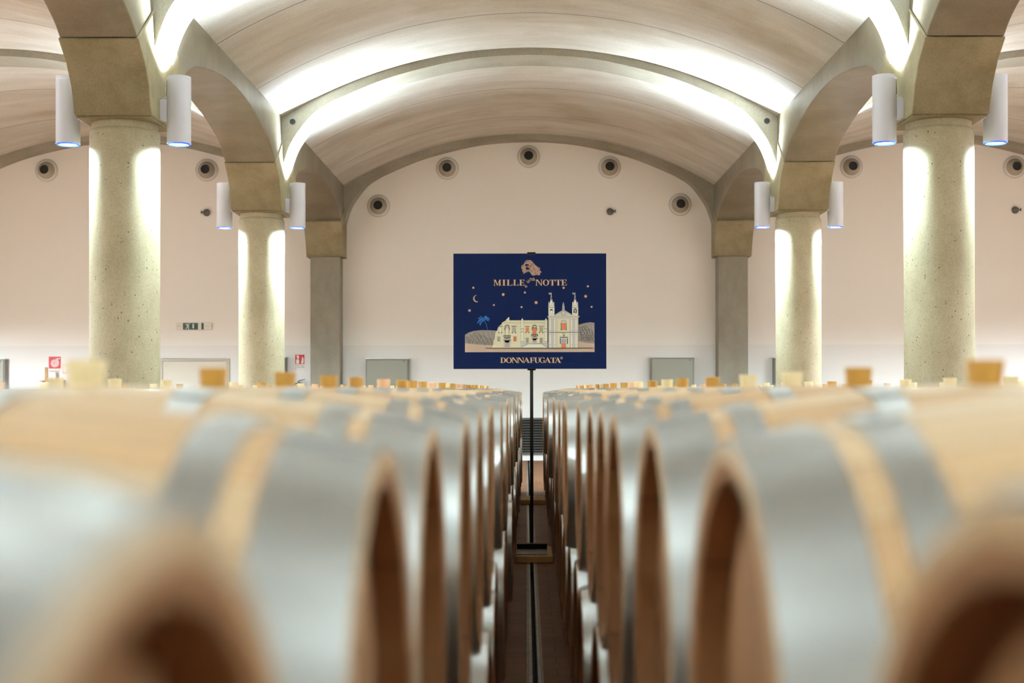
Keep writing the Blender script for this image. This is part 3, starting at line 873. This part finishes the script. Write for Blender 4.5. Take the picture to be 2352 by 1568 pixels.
for s in (-1, 1):
    sd = 'left' if s < 0 else 'right'
    y00 = 0.44 if s < 0 else 0.51
    for k in (-1, -2, -3):  # barrels added out of view to keep light off the near heads
        wd = {-1: 'nearest', -2: 'second', -3: 'third'}[k]
        xx = s * ((0.118 if s < 0 else 0.180) + BL)
        place_barrel(xx, y00 + PB * k, ZU, f'upper oak barrel added behind the camera, {wd} one {sd} of aisle', 'unseen barrels added behind the camera for shade', 'ochre', 0, False)
        place_barrel(xx, y00 + PB * (k + 0.5), ZL, f'lower oak barrel added beneath and behind the camera, {wd} one {sd} of aisle', 'unseen barrels added behind the camera for shade', 'cream', 0, True)
    for row in range(3):
        rw = ('front', 'second', 'third')[row]
        k0 = (0, 3, 6)[row]
        for k in range(NB):
            y = y00 + PB * k + (0.02 if k == 0 and row == 0 and s < 0 else 0.0)
            x = s * ((LW if s < 0 else RW)[k] + BL) if row == 0 else axc(y) + s * (GAP + BL + ROWP * row) + rng.uniform(-0.012, 0.012)
            bc = (LB if s < 0 else RB)[k] if row == 0 else rnd_bung()
            if k >= k0:
                if row == 0:
                    lb = f'oak barrel with {bc} bung, {ORD[k]} from camera in the upper tier {sd} of aisle'
                else:
                    lb = f'oak barrel with {bc} bung, {ORD[k]} from camera in the {rw} row {sd} of aisle'
                place_barrel(x, y, ZU + rng.uniform(0.0, 0.003) + (0.008 if k == 0 and row == 0 else 0.0), lb, f'upper tier barrels of the {rw} row {sd} of the aisle', bc, rng.uniform(-0.06, 0.06), rng.random() < 0.5)
        for k in range(max(0, k0 - 1), NB - 1 if row == 0 else NB):
            y = y00 + PB * (k + 0.5)
            x = axc(y) + s * (GAP + BL + ROWP * row) + rng.uniform(-0.014, 0.014)
            if row == 0: lb = f'oak barrel in the lower tier, {ORD[k]} from camera {sd} of aisle, under the upper barrels'
            else: lb = f'lower oak barrel hidden under the upper tier, {ORD[k]} in the {rw} row {sd} of aisle'
            place_barrel(x, y, ZL, lb, f'lower tier barrels of the {rw} row {sd} of the aisle', rnd_bung(), rng.uniform(-0.12, 0.12), rng.random() < 0.5)
        # timber runners the row lies on
        if True:
            for q_ in (-0.27, 0.27):
                ya, yb = y00 + PB * (max(0, k0 - 1) if row else -3) - 0.1, y00 + PB * NB + 0.1
                r = MB(); zb = ZL - br(0.23) - 0.006
                xa, xb = axc(ya) + s * (GAP + BL + ROWP * row) + q_, axc(yb) + s * (GAP + BL + ROWP * row) + q_
                vs = [(xa - 0.04, ya, 0), (xa + 0.04, ya, 0), (xb + 0.04, yb, 0), (xb - 0.04, yb, 0)]
                r.add(vs + [(p[0], p[1], zb) for p in vs], [(0, 3, 2, 1), (4, 5, 6, 7), (0, 1, 5, 4), (1, 2, 6, 5), (2, 3, 7, 6), (3, 0, 4, 7)])
                wh = 'inner one' if q_ * s < 0 else 'outer one'
                tag(obj('timber_runner', r, M['plank']), f'timber runner under the {rw} row of barrels {sd} of aisle, {wh}', 'beam', 'timber runners under the barrels')

# ------------------------------------------------------------------ boards on the aisle floor
for y0, y1, lb in ((11.32, 12.06, 'pale wooden board across the aisle floor, carrying the sign stand'), (17.05, 17.75, 'pale wooden board across the aisle floor, beyond the sign stand')):
    b = MB(); xc = axc(y0)
    b.box(-0.148, 0.148, 0, y1 - y0, 0.0, 0.05)
    tag(obj('wooden_board', b, M['timber'], None, (xc, y0, 0.004), bevel=0.004), lb, 'board', 'boards on the aisle floor')

# ------------------------------------------------------------------ the sign on its stand
SY = 11.92
SXC = (1221 - VX) * SY / F
PXS = SY / F
t = empty('sign_stand', (SXC, SY, 0.054), 'tall navy blue painted sign on a thin black pole standing in the aisle', 'sign')
zb = lambda py: CZ + (VY - py) * PXS - 0.054
b = MB(); b.box(-0.125, 0.125, -0.50, -0.02, 0, 0.008); obj('base_plate', b, M['zinc_plate'], t, bevel=0.003)
b = MB(); b.box(-0.125, 0.125, -0.14, -0.05, 0.0085, 0.05); b.box(-0.125, 0.125, -0.05, 0.02, 0.0085, 0.018); obj('base_bar', b, M['black_steel'], t, bevel=0.003)
b = MB(); b.box(-0.014, 0.014, -0.008, 0.008, 0.019, zb(581)); obj('pole', b, M['black_steel'], t, bevel=0.002)
BXC = 1217.5; bx = lambda px: (px - 1221) * PXS
bd = MB(); bd.box(bx(1042), bx(1392.5), -0.030, -0.016, zb(847), zb(582.5)); board = obj('board', bd, M['navy'], t, bevel=0.002)
b = MB(); b.box(-0.035, 0.035, -0.036, 0.006, zb(583) + 0.001, zb(583) + 0.012); b.box(-0.035, 0.035, -0.036, -0.031, zb(583) - 0.010, zb(583) + 0.011)
obj('clip', b, M['black_steel'], t)
b = MB(); b.box(-0.035, 0.035, -0.036, 0.006, zb(847) - 0.012, zb(847) - 0.001); b.box(-0.035, 0.035, -0.036, -0.031, zb(847) - 0.011, zb(847) + 0.006)
obj('clip', b, M['black_steel'], t)

# artwork. (a, b) are positions on the board read off an enlargement, 5.2275 units per photo pixel
KK = 5.2275
def A(a, b): return (bx(1020 + a / KK), zb(570 + b / KK))
YF = -0.0304
def poly(mb, pts, lay, mi=0): mb.flat([A(*p) for p in pts], YF - 0.0004 * lay, mi)
def rect(mb, x0, y0, x1, y1, lay, mi=0): poly(mb, [(x0, y0), (x1, y0), (x1, y1), (x0, y1)], lay, mi)
def stroke(mb, pts, w, lay, mi=0):
    for (x0, y0), (x1, y1) in zip(pts, pts[1:]):
        d = math.hypot(x1 - x0, y1 - y0) or 1; nx, ny = -(y1 - y0) / d * w / 2, (x1 - x0) / d * w / 2
        poly(mb, [(x0 + nx, y0 + ny), (x1 + nx, y1 + ny), (x1 - nx, y1 - ny), (x0 - nx, y0 - ny)], lay, mi)
def disc(mb, x, y, rx, lay, mi=0, ry=None, n=20):
    ry = ry or rx
    poly(mb, [(x + rx * math.cos(2 * PI * k / n), y + ry * math.sin(2 * PI * k / n)) for k in range(n)], lay, mi)

# hills and ground
h = MB()
poly(h, [(253, 1040), (300, 1010), (360, 992), (450, 983), (560, 985), (660, 992), (660, 1175), (400, 1160), (253, 1145)], 1, 0)
poly(h, [(1600, 925), (1680, 902), (1750, 890), (1805, 897), (1805, 1150), (1720, 1145), (1600, 1120)], 1, 0)
poly(h, [(253, 1141), (400, 1156), (600, 1166), (1600, 1112), (1700, 1138), (1805, 1145), (1805, 1247), (253, 1247)], 2, 2)
rg = random.Random(3)
for base in range(14):
    for k in range(18):
        x = 250 + k * 22 + base * 4 + rg.uniform(-4, 4); y = 995 + base * 20 - 40 + k * 9 + rg.uniform(-5, 5)
        top = 1045 - 55 * min(1, (x - 253) / 150) + 8; bot = 1135 + (x - 253) * 0.06
        if 258 < x < 620 and top < y < bot - 8:
            stroke(h, [(x, y), (x + rg.uniform(-6, 8), y + rg.uniform(14, 26))], 5, 3, 1)
        x2 = 1622 + (x - 250) * 0.62
        y2 = y - 70
        if 1622 < x2 < 1795 and y2 > 938 - (x2 - 1600) * 0.17 and y2 < 1095 + (x2 - 1600) * 0.1:
            stroke(h, [(x2, y2), (x2 + rg.uniform(-6, 8), y2 + rg.uniform(14, 26))], 5, 3, 1)
for k in range(7):
    stroke(h, [(275 + 55 * k, 1030 - 6 * k), (360 + 48 * k, 1110 + 6 * k)], 5, 3, 3)
    if k < 5: stroke(h, [(1622 + 40 * k, 960 - 8 * k), (1690 + 27 * k, 1050 - 4 * k)], 5, 3, 3)
obj('landscape_print', h, [M['hill'], M['line'], M['tan'], M['mauve']], board)

# palace and church
p = MB()   # 0 cream 1 pale 2 mauve 3 line 4 orange 5 olive 6 light mauve
poly(p, [(580, 1196), (592, 1150), (597, 1110), (612, 1080), (612, 1050), (622, 1010), (640, 985), (648, 955), (668, 930), (690, 915), (697, 895), (722, 880), (745, 868), (748, 852), (762, 848), (768, 832), (784, 828), (786, 865), (1245, 865), (1245, 1196)], 4, 0)
stroke(p, [(786, 868), (1243, 868)], 4, 5, 5); stroke(p, [(700, 900), (1243, 900)], 3, 5, 5); stroke(p, [(720, 890), (1243, 890)], 3, 5, 5)
for x in (940, 1224):
    rect(p, x - 16, 868, x + 16, 1190, 5, 1)
    for dx in (-16, 16): stroke(p, [(x + dx, 868), (x + dx, 1190)], 3, 6, 5)
    for y in (965, 1000, 1120): rect(p, x - 22, y, x + 22, y + 9, 6, 5)
    poly(p, [(x - 13, 866), (x - 11, 856), (x - 4, 850), (x, 836), (x + 4, 850), (x + 11, 856), (x + 13, 866)], 5, 1)
def window(x0, y0, x1, y1, fill, hood=True, sill=True):
    rect(p, x0 - 6, y0 - 4, x1 + 6, y1 + 3, 6, 5); rect(p, x0, y0, x1, y1, 7, fill)
    if hood: rect(p, x0 - 14, y0 - 18, x1 + 14, y0 - 11, 6, 3)
    if sill:
        for x in (x0 - 4, x1 + 4): poly(p, [(x - 9, y1 + 2), (x + 9, y1 + 2), (x + 5, y1 + 13), (x - 5, y1 + 13)], 6, 3)
for a in ((663, 952, 690, 1008, 1), (825, 952, 858, 1008, 2), (988, 955, 1014, 1006, 4), (1150, 952, 1184, 1008, 5)): window(*a)
for a in ((645, 1068, 672, 1116, 2), (838, 1066, 866, 1116, 4), (987, 1084, 1012, 1135, 2), (1154, 1084, 1182, 1135, 2)):
    window(*a, hood=False, sill=False); rect(p, a[0] - 10, a[1] - 8, a[2] + 10, a[1] - 4, 6, 5); rect(p, a[0] + 10, a[1], a[0] + 14, a[3], 8, 3)
for x, fill in ((758, 1), (1086, 4)):
    rect(p, x - 27, 945, x + 27, 1042, 6, 5); disc(p, x, 946, 27, 6, 5)
    rect(p, x - 17, 955, x + 17, 1040, 7, fill); disc(p, x, 950, 13, 7, 1)
    stroke(p, [(x - 30, 936), (x, 920), (x + 30, 936)], 6, 7, 3); stroke(p, [(x - 30, 960), (x - 27, 985)], 6, 8, 3); stroke(p, [(x + 30, 960), (x + 27, 985)], 6, 8, 3)
    stroke(p, [(x, 958), (x, 1038)], 3, 8, 5)
rect(p, 714, 1047, 804, 1055, 8, 3); rect(p, 718, 1069, 800, 1076, 8, 3)
for k in range(7): rect(p, 717 + k * 13, 1055, 722 + k * 13, 1069, 8, 3)
rect(p, 1046, 1030, 1126, 1036, 8, 3); rect(p, 1042, 1050, 1130, 1057, 8, 3)
for k in range(4): rect(p, 1050 + k * 22, 1036, 1060 + k * 22, 1050, 8, 3)
for x, y0, w, yb in ((758, 1090, 31, 1188), (1088, 1072, 25, 1136)):
    disc(p, x, y0 + w * 0.5, w + 4, 6, 5); disc(p, x, y0 + w * 0.5, w, 7, 2); rect(p, x - w, y0 + w * 0.5, x + w, yb, 7, 2)
    for q_ in (-1, 1):
        poly(p, [(x + q_ * (w + 4), y0 + 2), (x + q_ * (w + 16), y0 + 8), (x + q_ * (w + 8), y0 + 18)], 8, 3)
        poly(p, [(x + q_ * (w - 8), y0 - 10), (x + q_ * (w + 2), y0 - 14), (x + q_ * (w - 2), y0 - 2)], 8, 3)
    poly(p, [(x - 7, y0 - 12), (x + 7, y0 - 12), (x, y0 + 2)], 8, 3)
for x in (715, 800): stroke(p, [(x, 1105), (x, 1190)], 3, 6, 5)
# stairs
poly(p, [(925, 1190), (1000, 1150), (1180, 1150), (1245, 1190), (1245, 1140), (925, 1140)], 8, 6)
stroke(p, [(925, 1144), (1245, 1144)], 7, 9, 2); stroke(p, [(928, 1186), (1002, 1153)], 12, 9, 2); stroke(p, [(1242, 1186), (1178, 1153)], 12, 9, 2)
poly(p, [(935, 1196), (1004, 1160), (1172, 1160), (1240, 1196)], 10, 1)
# church front
rect(p, 1250, 815, 1613, 1196, 11, 0)
rect(p, 1250, 828, 1613, 850, 12, 6)
for x0 in (1262, 1518):
    rect(p, x0 - 10, 850, x0 + 82, 1196, 12, 6)
    for x in (x0 + 2, x0 + 56):
        rect(p, x, 852, x + 20, 1196, 13, 1)
        for y in (985, 1035, 1160): rect(p, x - 4, y, x + 24, y + 5, 14, 2)
        stroke(p, [(x, 852), (x, 1196)], 3, 14, 2); stroke(p, [(x + 20, 852), (x + 20, 1196)], 3, 14, 2)
        disc(p, x + 10, 852, 17, 14, 2, 7); disc(p, x + 10, 848, 13, 15, 1, 6)
    stroke(p, [(x0 + 39, 855), (x0 + 39, 1196)], 3, 14, 2)
poly(p, [(1240, 817), (1630, 817), (1626, 826), (1618, 830), (1246, 830), (1242, 826)], 14, 1); stroke(p, [(1240, 820), (1630, 820)], 4, 15, 3); stroke(p, [(1246, 830), (1618, 830)], 3, 15, 2)
rect(p, 1243, 1006, 1617, 1016, 15, 2); stroke(p, [(1243, 1012), (1617, 1012)], 5, 16, 3)
stroke(p, [(1251, 830), (1251, 1196)], 5, 15, 3); stroke(p, [(1612, 830), (1612, 1196)], 4, 15, 3); stroke(p, [(1356, 850), (1356, 1196)], 3, 15, 2); stroke(p, [(1510, 850), (1510, 1196)], 3, 15, 2)
# pediment with scrolls and roundel
poly(p, [(1318, 817), (1434, 742), (1548, 817)], 12, 1); poly(p, [(1345, 812), (1434, 760), (1522, 812)], 13, 6)
for k in range(7):
    for q_ in (-1, 1):
        x = 1434 + q_ * (12 + k * 14.5); y = 752 + k * 8.6
        disc(p, x, y, 9, 13, 3, n=10); disc(p, x, y - 1, 6, 14, 1, n=10)
disc(p, 1434, 780, 28, 15, 3); disc(p, 1434, 780, 23, 16, 1); disc(p, 1434, 780, 19, 17, 6)
poly(p, [(1418, 742), (1420, 700), (1424, 672), (1430, 652), (1434, 650), (1440, 672), (1446, 705), (1447, 742)], 13, 2)
stroke(p, [(1432, 665), (1430, 735)], 3, 14, 3); stroke(p, [(1438, 680), (1441, 735)], 3, 14, 1)
# bell towers
for dx in (0, 284):
    X = lambda a: a + dx
    rect(p, X(1253), 715, X(1326), 817, 12, 1); rect(p, X(1247), 708, X(1332), 717, 13, 2); stroke(p, [(X(1247), 716), (X(1332), 716)], 3, 14, 3)
    rect(p, X(1252), 798, X(1328), 802, 13, 2)
    stroke(p, [(X(1254), 717), (X(1254), 815)], 3, 13, 2); stroke(p, [(X(1325), 717), (X(1325), 815)], 3, 13, 2)
    if dx: disc(p, X(1290), 745, 21, 13, 3); rect(p, X(1269), 745, X(1311), 780, 13, 3); disc(p, X(1290), 748, 12, 14, 2); rect(p, X(1281), 750, X(1299), 772, 14, 2)
    else: disc(p, X(1289), 752, 20, 13, 3); rect(p, X(1268), 750, X(1310), 788, 14, 6); disc(p, X(1289), 768, 17, 15, 1)
    for x in (1254, 1311): poly(p, [(X(x), 708), (X(x + 1), 655), (X(x + 6), 644), (X(x + 12), 655), (X(x + 13), 708)], 13, 1); stroke(p, [(X(x + 9), 660), (X(x + 9), 706)], 4, 14, 2)
    poly(p, [(X(1264), 708), (X(1268), 690), (X(1266), 680), (X(1275), 640), (X(1276), 618), (X(1288), 604), (X(1300), 618), (X(1302), 640), (X(1311), 680), (X(1309), 690), (X(1313), 708)], 12, 1)
    rect(p, X(1264), 686, X(1313), 692, 13, 2); disc(p, X(1288), 622, 11, 13, 3, 6); stroke(p, [(X(1301), 640), (X(1310), 680)], 5, 13, 6)
    stroke(p, [(X(1277), 606), (X(1297), 592)], 7, 13, 3); stroke(p, [(X(1279), 596), (X(1295), 584)], 7, 14, 1); stroke(p, [(X(1281), 590), (X(1294), 576)], 6, 13, 3); stroke(p, [(X(1283), 579), (X(1291), 570)], 6, 14, 1)
    poly(p, [(X(1281), 568), (X(1284), 545), (X(1288), 528), (X(1292), 545), (X(1290), 568)], 13, 6)
    poly(p, [(X(1284), 545), (X(1268), 534), (X(1256), 540), (X(1260), 556), (X(1276), 560)], 13, 2)
# upper window and portal
poly(p, [(1404, 905), (1402, 885), (1412, 870), (1436, 862), (1460, 870), (1470, 885), (1466, 905), (1472, 970), (1462, 985), (1410, 985), (1400, 970)], 13, 5)
poly(p, [(1408, 900), (1408, 884), (1436, 868), (1464, 884), (1464, 900)], 14, 6)
rect(p, 1414, 903, 1456, 974, 15, 4)
for x in (1404, 1468): stroke(p, [(x, 900), (x - 2, 920), (x + 2, 950), (x, 975)], 5, 16, 3); disc(p, x, 980, 6, 16, 3)
disc(p, 1438, 1034, 15, 13, 3); disc(p, 1438, 1034, 10, 14, 1); poly(p, [(1428, 1046), (1448, 1046), (1438, 1068)], 14, 3)
rect(p, 1390, 1066, 1486, 1076, 14, 3); rect(p, 1396, 1076, 1480, 1084, 15, 6); rect(p, 1400, 1084, 1476, 1196, 14, 6)
for x in (1396, 1480): rect(p, x - 5, 1084, x + 5, 1150, 15, 3)
rect(p, 1411, 1096, 1459, 1196, 16, 3); rect(p, 1413, 1098, 1457, 1145, 17, 2); rect(p, 1413, 1145, 1457, 1196, 17, 4)
stroke(p, [(1245, 866), (1245, 1196)], 4, 14, 3)
rect(p, 500, 1196, 1788, 1204, 18, 3)
obj('palace_print', p, [M['cream'], M['cream_pale'], M['mauve'], M['line'], M['orange'], M['olive'], M['mauve_light']], board)

# palm, moon, stars
p = MB()
for pts in ([(470, 850), (440, 835), (415, 835), (412, 850), (440, 850), (455, 862)], [(470, 852), (430, 855), (405, 880), (400, 910), (420, 885), (445, 870)],
            [(470, 855), (450, 875), (425, 900), (438, 932), (450, 895), (478, 870)], [(470, 850), (455, 820), (428, 812), (450, 832)],
            [(472, 850), (490, 815), (520, 812), (500, 832)], [(474, 850), (510, 825), (538, 835), (552, 868), (525, 850), (500, 855)], [(474, 856), (500, 855), (520, 870), (545, 882), (530, 860), (505, 846)],
            [(452, 845), (470, 832), (495, 838), (500, 860), (480, 876), (455, 870)]): poly(p, pts, 1)
stroke(p, [(480, 865), (500, 895), (515, 930), (523, 980)], 5, 1)
obj('palm_print', p, M['palm_blue'], board)
p = MB()
o_ = [(395, 605)]; arc1 = [(398 + 46 * math.cos(a), 605 + 44 * math.sin(a)) for a in [math.radians(d) for d in range(75, 262, 12)]]
arc2 = [(408 + 42 * math.cos(a), 601 + 39 * math.sin(a)) for a in [math.radians(d) for d in range(258, 84, -12)]]
poly(p, arc1 + arc2, 1)
obj('moon_print', p, M['gold'], board)
p = MB()
for x, y, r, n in ((712, 557, 23, 8), (1106, 654, 25, 8), (1700, 580, 23, 8), (308, 748, 22, 8), (354, 475, 15, 6), (972, 533, 15, 6), (600, 683, 14, 6), (932, 708, 14, 6), (1436, 478, 15, 6), (1727, 460, 15, 6), (1771, 706, 14, 6)):
    poly(p, [(x + (r if k % 2 == 0 else r * (0.45 if n == 8 else 0.7)) * math.sin(PI * k / n), y + (r if k % 2 == 0 else r * (0.45 if n == 8 else 0.7)) * math.cos(PI * k / n)) for k in range(2 * n)], 1)
obj('star_print', p, M['gold'], board)

# emblem: a mass of curls around the dark silhouette of a face
p = MB(); e = lambda u, v: ((u / 16.8 + 160) * KK, (v / 16.8 + 10) * KK)
hair = [(300, 600), (300, 540), (345, 480), (400, 450), (410, 400), (460, 340), (520, 300), (590, 288), (660, 305), (720, 345), (770, 410), (850, 500), (930, 560), (985, 585), (1020, 600), (1010, 680), (1085, 770), (1020, 790), (1025, 860), (960, 885), (880, 860), (810, 895), (730, 890), (690, 850), (640, 770), (560, 730), (500, 770), (420, 800), (370, 850), (385, 790), (325, 720), (340, 660)]
poly(p, [e(*q_) for q_ in hair], 1, 0)
face = [(440, 470), (500, 445), (570, 455), (610, 510), (605, 560), (560, 590), (620, 610), (630, 680), (600, 715), (560, 690), (490, 660), (455, 600), (500, 570), (510, 530), (450, 530)]
poly(p, [e(*q_) for q_ in face], 2, 1)
disc(p, *e(560, 540), 9, 3, 0, 12); disc(p, *e(575, 680), 7, 3, 0, 8)
def inside(u, v, P):
    c = False; n = len(P)
    for i in range(n):
        (x1_, y1_), (x2_, y2_) = P[i], P[(i + 1) % n]
        if (y1_ > v) != (y2_ > v) and u < (x2_ - x1_) * (v - y1_) / (y2_ - y1_) + x1_: c = not c
    return c
rg = random.Random(5)
for k in range(230):
    u, v = rg.uniform(300, 1060), rg.uniform(300, 890)
    if not inside(u, v, hair) or inside(u, v, face): continue
    a0 = rg.uniform(0, 6.28); rr = rg.uniform(10, 20)
    stroke(p, [e(u + rr * math.cos(a0 + d), v + rr * math.sin(a0 + d)) for d in (0, 1.0, 2.0, 3.0, 4.0)], 2.6, 2, 2 if k % 3 == 0 else 1)
for k in range(9):
    stroke(p, [e(430 + 26 * k, 450 - 90 * math.sin(0.25 + k * 0.28)), e(445 + 24 * k, 400 - 60 * math.sin(0.3 + k * 0.3)), e(520 + 14 * k, 330 + 3 * k)], 2.2, 2, 1)
obj('emblem_print', p, [M['copper'], M['navy'], M['gold']], board)

# serif capitals, drawn in a unit box of height 1
def ell(cx, cy, rx, ry, a0=0, a1=360, n=28):
    return [(cx + rx * math.cos(math.radians(a0 + (a1 - a0) * k / n)), cy + ry * math.sin(math.radians(a0 + (a1 - a0) * k / n))) for k in range(n + 1)]
def ring(o, i):           # strip between two point lists
    return [[o[k], o[k + 1], i[k + 1], i[k]] for k in range(len(o) - 1)]
R = lambda x0, y0, x1, y1: [(x0, y0), (x1, y0), (x1, y1), (x0, y1)]
def serif(x0, x1, y): return R(x0, y, x1, y + 0.055)
TK, TN = 0.20, 0.075
def stem(x, thick=TK): return [R(x, 0, x + thick, 1), serif(x - 0.09, x + thick + 0.09, 0), serif(x - 0.09, x + thick + 0.09, 0.945)]
G = {}
G['I'] = (stem(0.09), 0.38)
G['L'] = (stem(0.09) + [R(0.2, 0, 0.68, 0.06), [(0.50, 0.05), (0.68, 0.0), (0.74, 0.30), (0.70, 0.30), (0.62, 0.12)]], 0.74)
G['E'] = (stem(0.09) + [R(0.2, 0, 0.66, 0.06), R(0.2, 0.94, 0.64, 1), [(0.48, 0.05), (0.66, 0.0), (0.73, 0.29), (0.69, 0.29), (0.60, 0.12)], [(0.48, 0.95), (0.66, 1.0), (0.68, 0.74), (0.645, 0.74), (0.58, 0.88)], R(0.25, 0.47, 0.5, 0.53), [(0.46, 0.5), (0.52, 0.35), (0.55, 0.35), (0.55, 0.66), (0.52, 0.66)]], 0.74)
G['F'] = (stem(0.09) + [R(0.2, 0.94, 0.62, 1), [(0.46, 0.95), (0.64, 1.0), (0.66, 0.72), (0.625, 0.72), (0.56, 0.88)], R(0.25, 0.47, 0.48, 0.53), [(0.44, 0.5), (0.50, 0.35), (0.53, 0.35), (0.53, 0.66), (0.50, 0.66)]], 0.70)
G['M'] = ([R(0.10, 0, 0.10 + TN, 1), serif(0.0, 0.28, 0), serif(0.0, 0.22, 0.945), [(0.10, 1), (0.33, 1), (0.66, 0.02), (0.55, 0.0)], [(0.55, 0.0), (0.62, 0.0), (0.97, 1), (0.89, 1)], R(0.86, 0, 1.06, 1), serif(0.77, 1.15, 0), serif(0.95, 1.15, 0.945)], 1.15)
G['N'] = ([R(0.09, 0, 0.09 + TN, 1), serif(0.0, 0.26, 0), serif(0.0, 0.2, 0.945), [(0.07, 1), (0.30, 1), (0.80, 0.0), (0.70, -0.01)], R(0.73, 0, 0.80, 1), serif(0.62, 0.90, 0.945)], 0.90)
G['O'] = (ring(ell(0.45, 0.5, 0.45, 0.525), ell(0.45, 0.5, 0.25, 0.47)), 0.90)
G['T'] = (stem(0.28) + [R(0.02, 0.94, 0.74, 1), [(0.02, 1), (0.24, 1), (0.10, 0.85), (0.04, 0.70), (0.0, 0.70)], [(0.74, 1), (0.52, 1), (0.66, 0.85), (0.72, 0.70), (0.76, 0.70)]], 0.76)
G['D'] = (stem(0.09)[:1] + [serif(0, 0.35, 0), serif(0, 0.35, 0.945)] + ring(ell(0.33, 0.5, 0.50, 0.5, -90, 90), ell(0.33, 0.5, 0.29, 0.45, -90, 90)) + [R(0.25, 0, 0.34, 0.05), R(0.25, 0.95, 0.34, 1)], 0.84)
G['U'] = ([R(0.09, 0.32, 0.29, 1), serif(0, 0.38, 0.945), R(0.68, 0.32, 0.74, 1), serif(0.58, 0.85, 0.945)] + ring(ell(0.415, 0.33, 0.325, 0.35, 180, 360), ell(0.485, 0.33, 0.195, 0.285, 180, 360)), 0.85)
G['G'] = (ring(ell(0.45, 0.5, 0.45, 0.525, 45, 330), ell(0.45, 0.5, 0.25, 0.47, 45, 330)) + [R(0.62, 0.03, 0.80, 0.44), serif(0.52, 0.90, 0.41), [(0.66, 0.90), (0.74, 0.99), (0.78, 0.99), (0.78, 0.68), (0.74, 0.68)]], 0.90)
G['A'] = ([[(0.08, 0), (0.15, 0), (0.46, 0.92), (0.42, 1.02)], [(0.42, 1.02), (0.49, 1.02), (0.88, 0), (0.65, 0), (0.40, 0.72)], R(0.2, 0.30, 0.7, 0.35), serif(0.0, 0.25, 0), serif(0.56, 0.97, 0)], 0.97)
def word(mb, letters, y0, y1, lay):
    """letters: (char, left, right) in artwork units"""
    for ch, a, b in letters:
        polys, w = G[ch]
        for q_ in polys: poly(mb, [(a + (b - a) * u / w, y1 + (y0 - y1) * v) for u, v in q_], lay)
wd = MB()
word(wd, [('M', 597, 687), ('I', 702, 740), ('L', 754, 825), ('L', 832, 898), ('E', 905, 972), ('N', 1099, 1185), ('O', 1187, 1262), ('T', 1267, 1337), ('T', 1337, 1408), ('E', 1408, 1478)], 379, 450, 1)
word(wd, [('D', 677, 745), ('O', 744, 815), ('N', 812, 890), ('N', 882, 962), ('A', 950, 1035), ('F', 1030, 1088), ('U', 1084, 1152), ('G', 1144, 1216), ('A', 1206, 1286), ('T', 1278, 1342), ('A', 1326, 1408)], 1312, 1376, 1)
for q_ in ring([(1410 + 15 * math.cos(k * PI / 10), 1318 + 15 * math.sin(k * PI / 10)) for k in range(21)], [(1410 + 12 * math.cos(k * PI / 10), 1318 + 12 * math.sin(k * PI / 10)) for k in range(21)]): poly(wd, q_, 1)
rect(wd, 1405, 1310, 1408, 1326, 1); stroke(wd, [(1407, 1311), (1413, 1312), (1414, 1316), (1407, 1318), (1415, 1326)], 2.5, 1)
obj('lettering', wd, M['gold'], board)
# the small lower-case word bending between the two capitals
for ch, u, v, rot, hh in (('e', 985, 460, 45, 26), ('u', 1010, 402, 38, 30), ('n', 1044, 378, 12, 30), ('a', 1078, 374, 2, 30)):
    pos = A(u, v)
    o = text_mesh('small_letter', ch, hh * 1.12 / KK * PXS, M['gold'], board, (pos[0], YF - 0.0004, pos[1]))
    o.rotation_euler = (0, -math.radians(rot), 0)
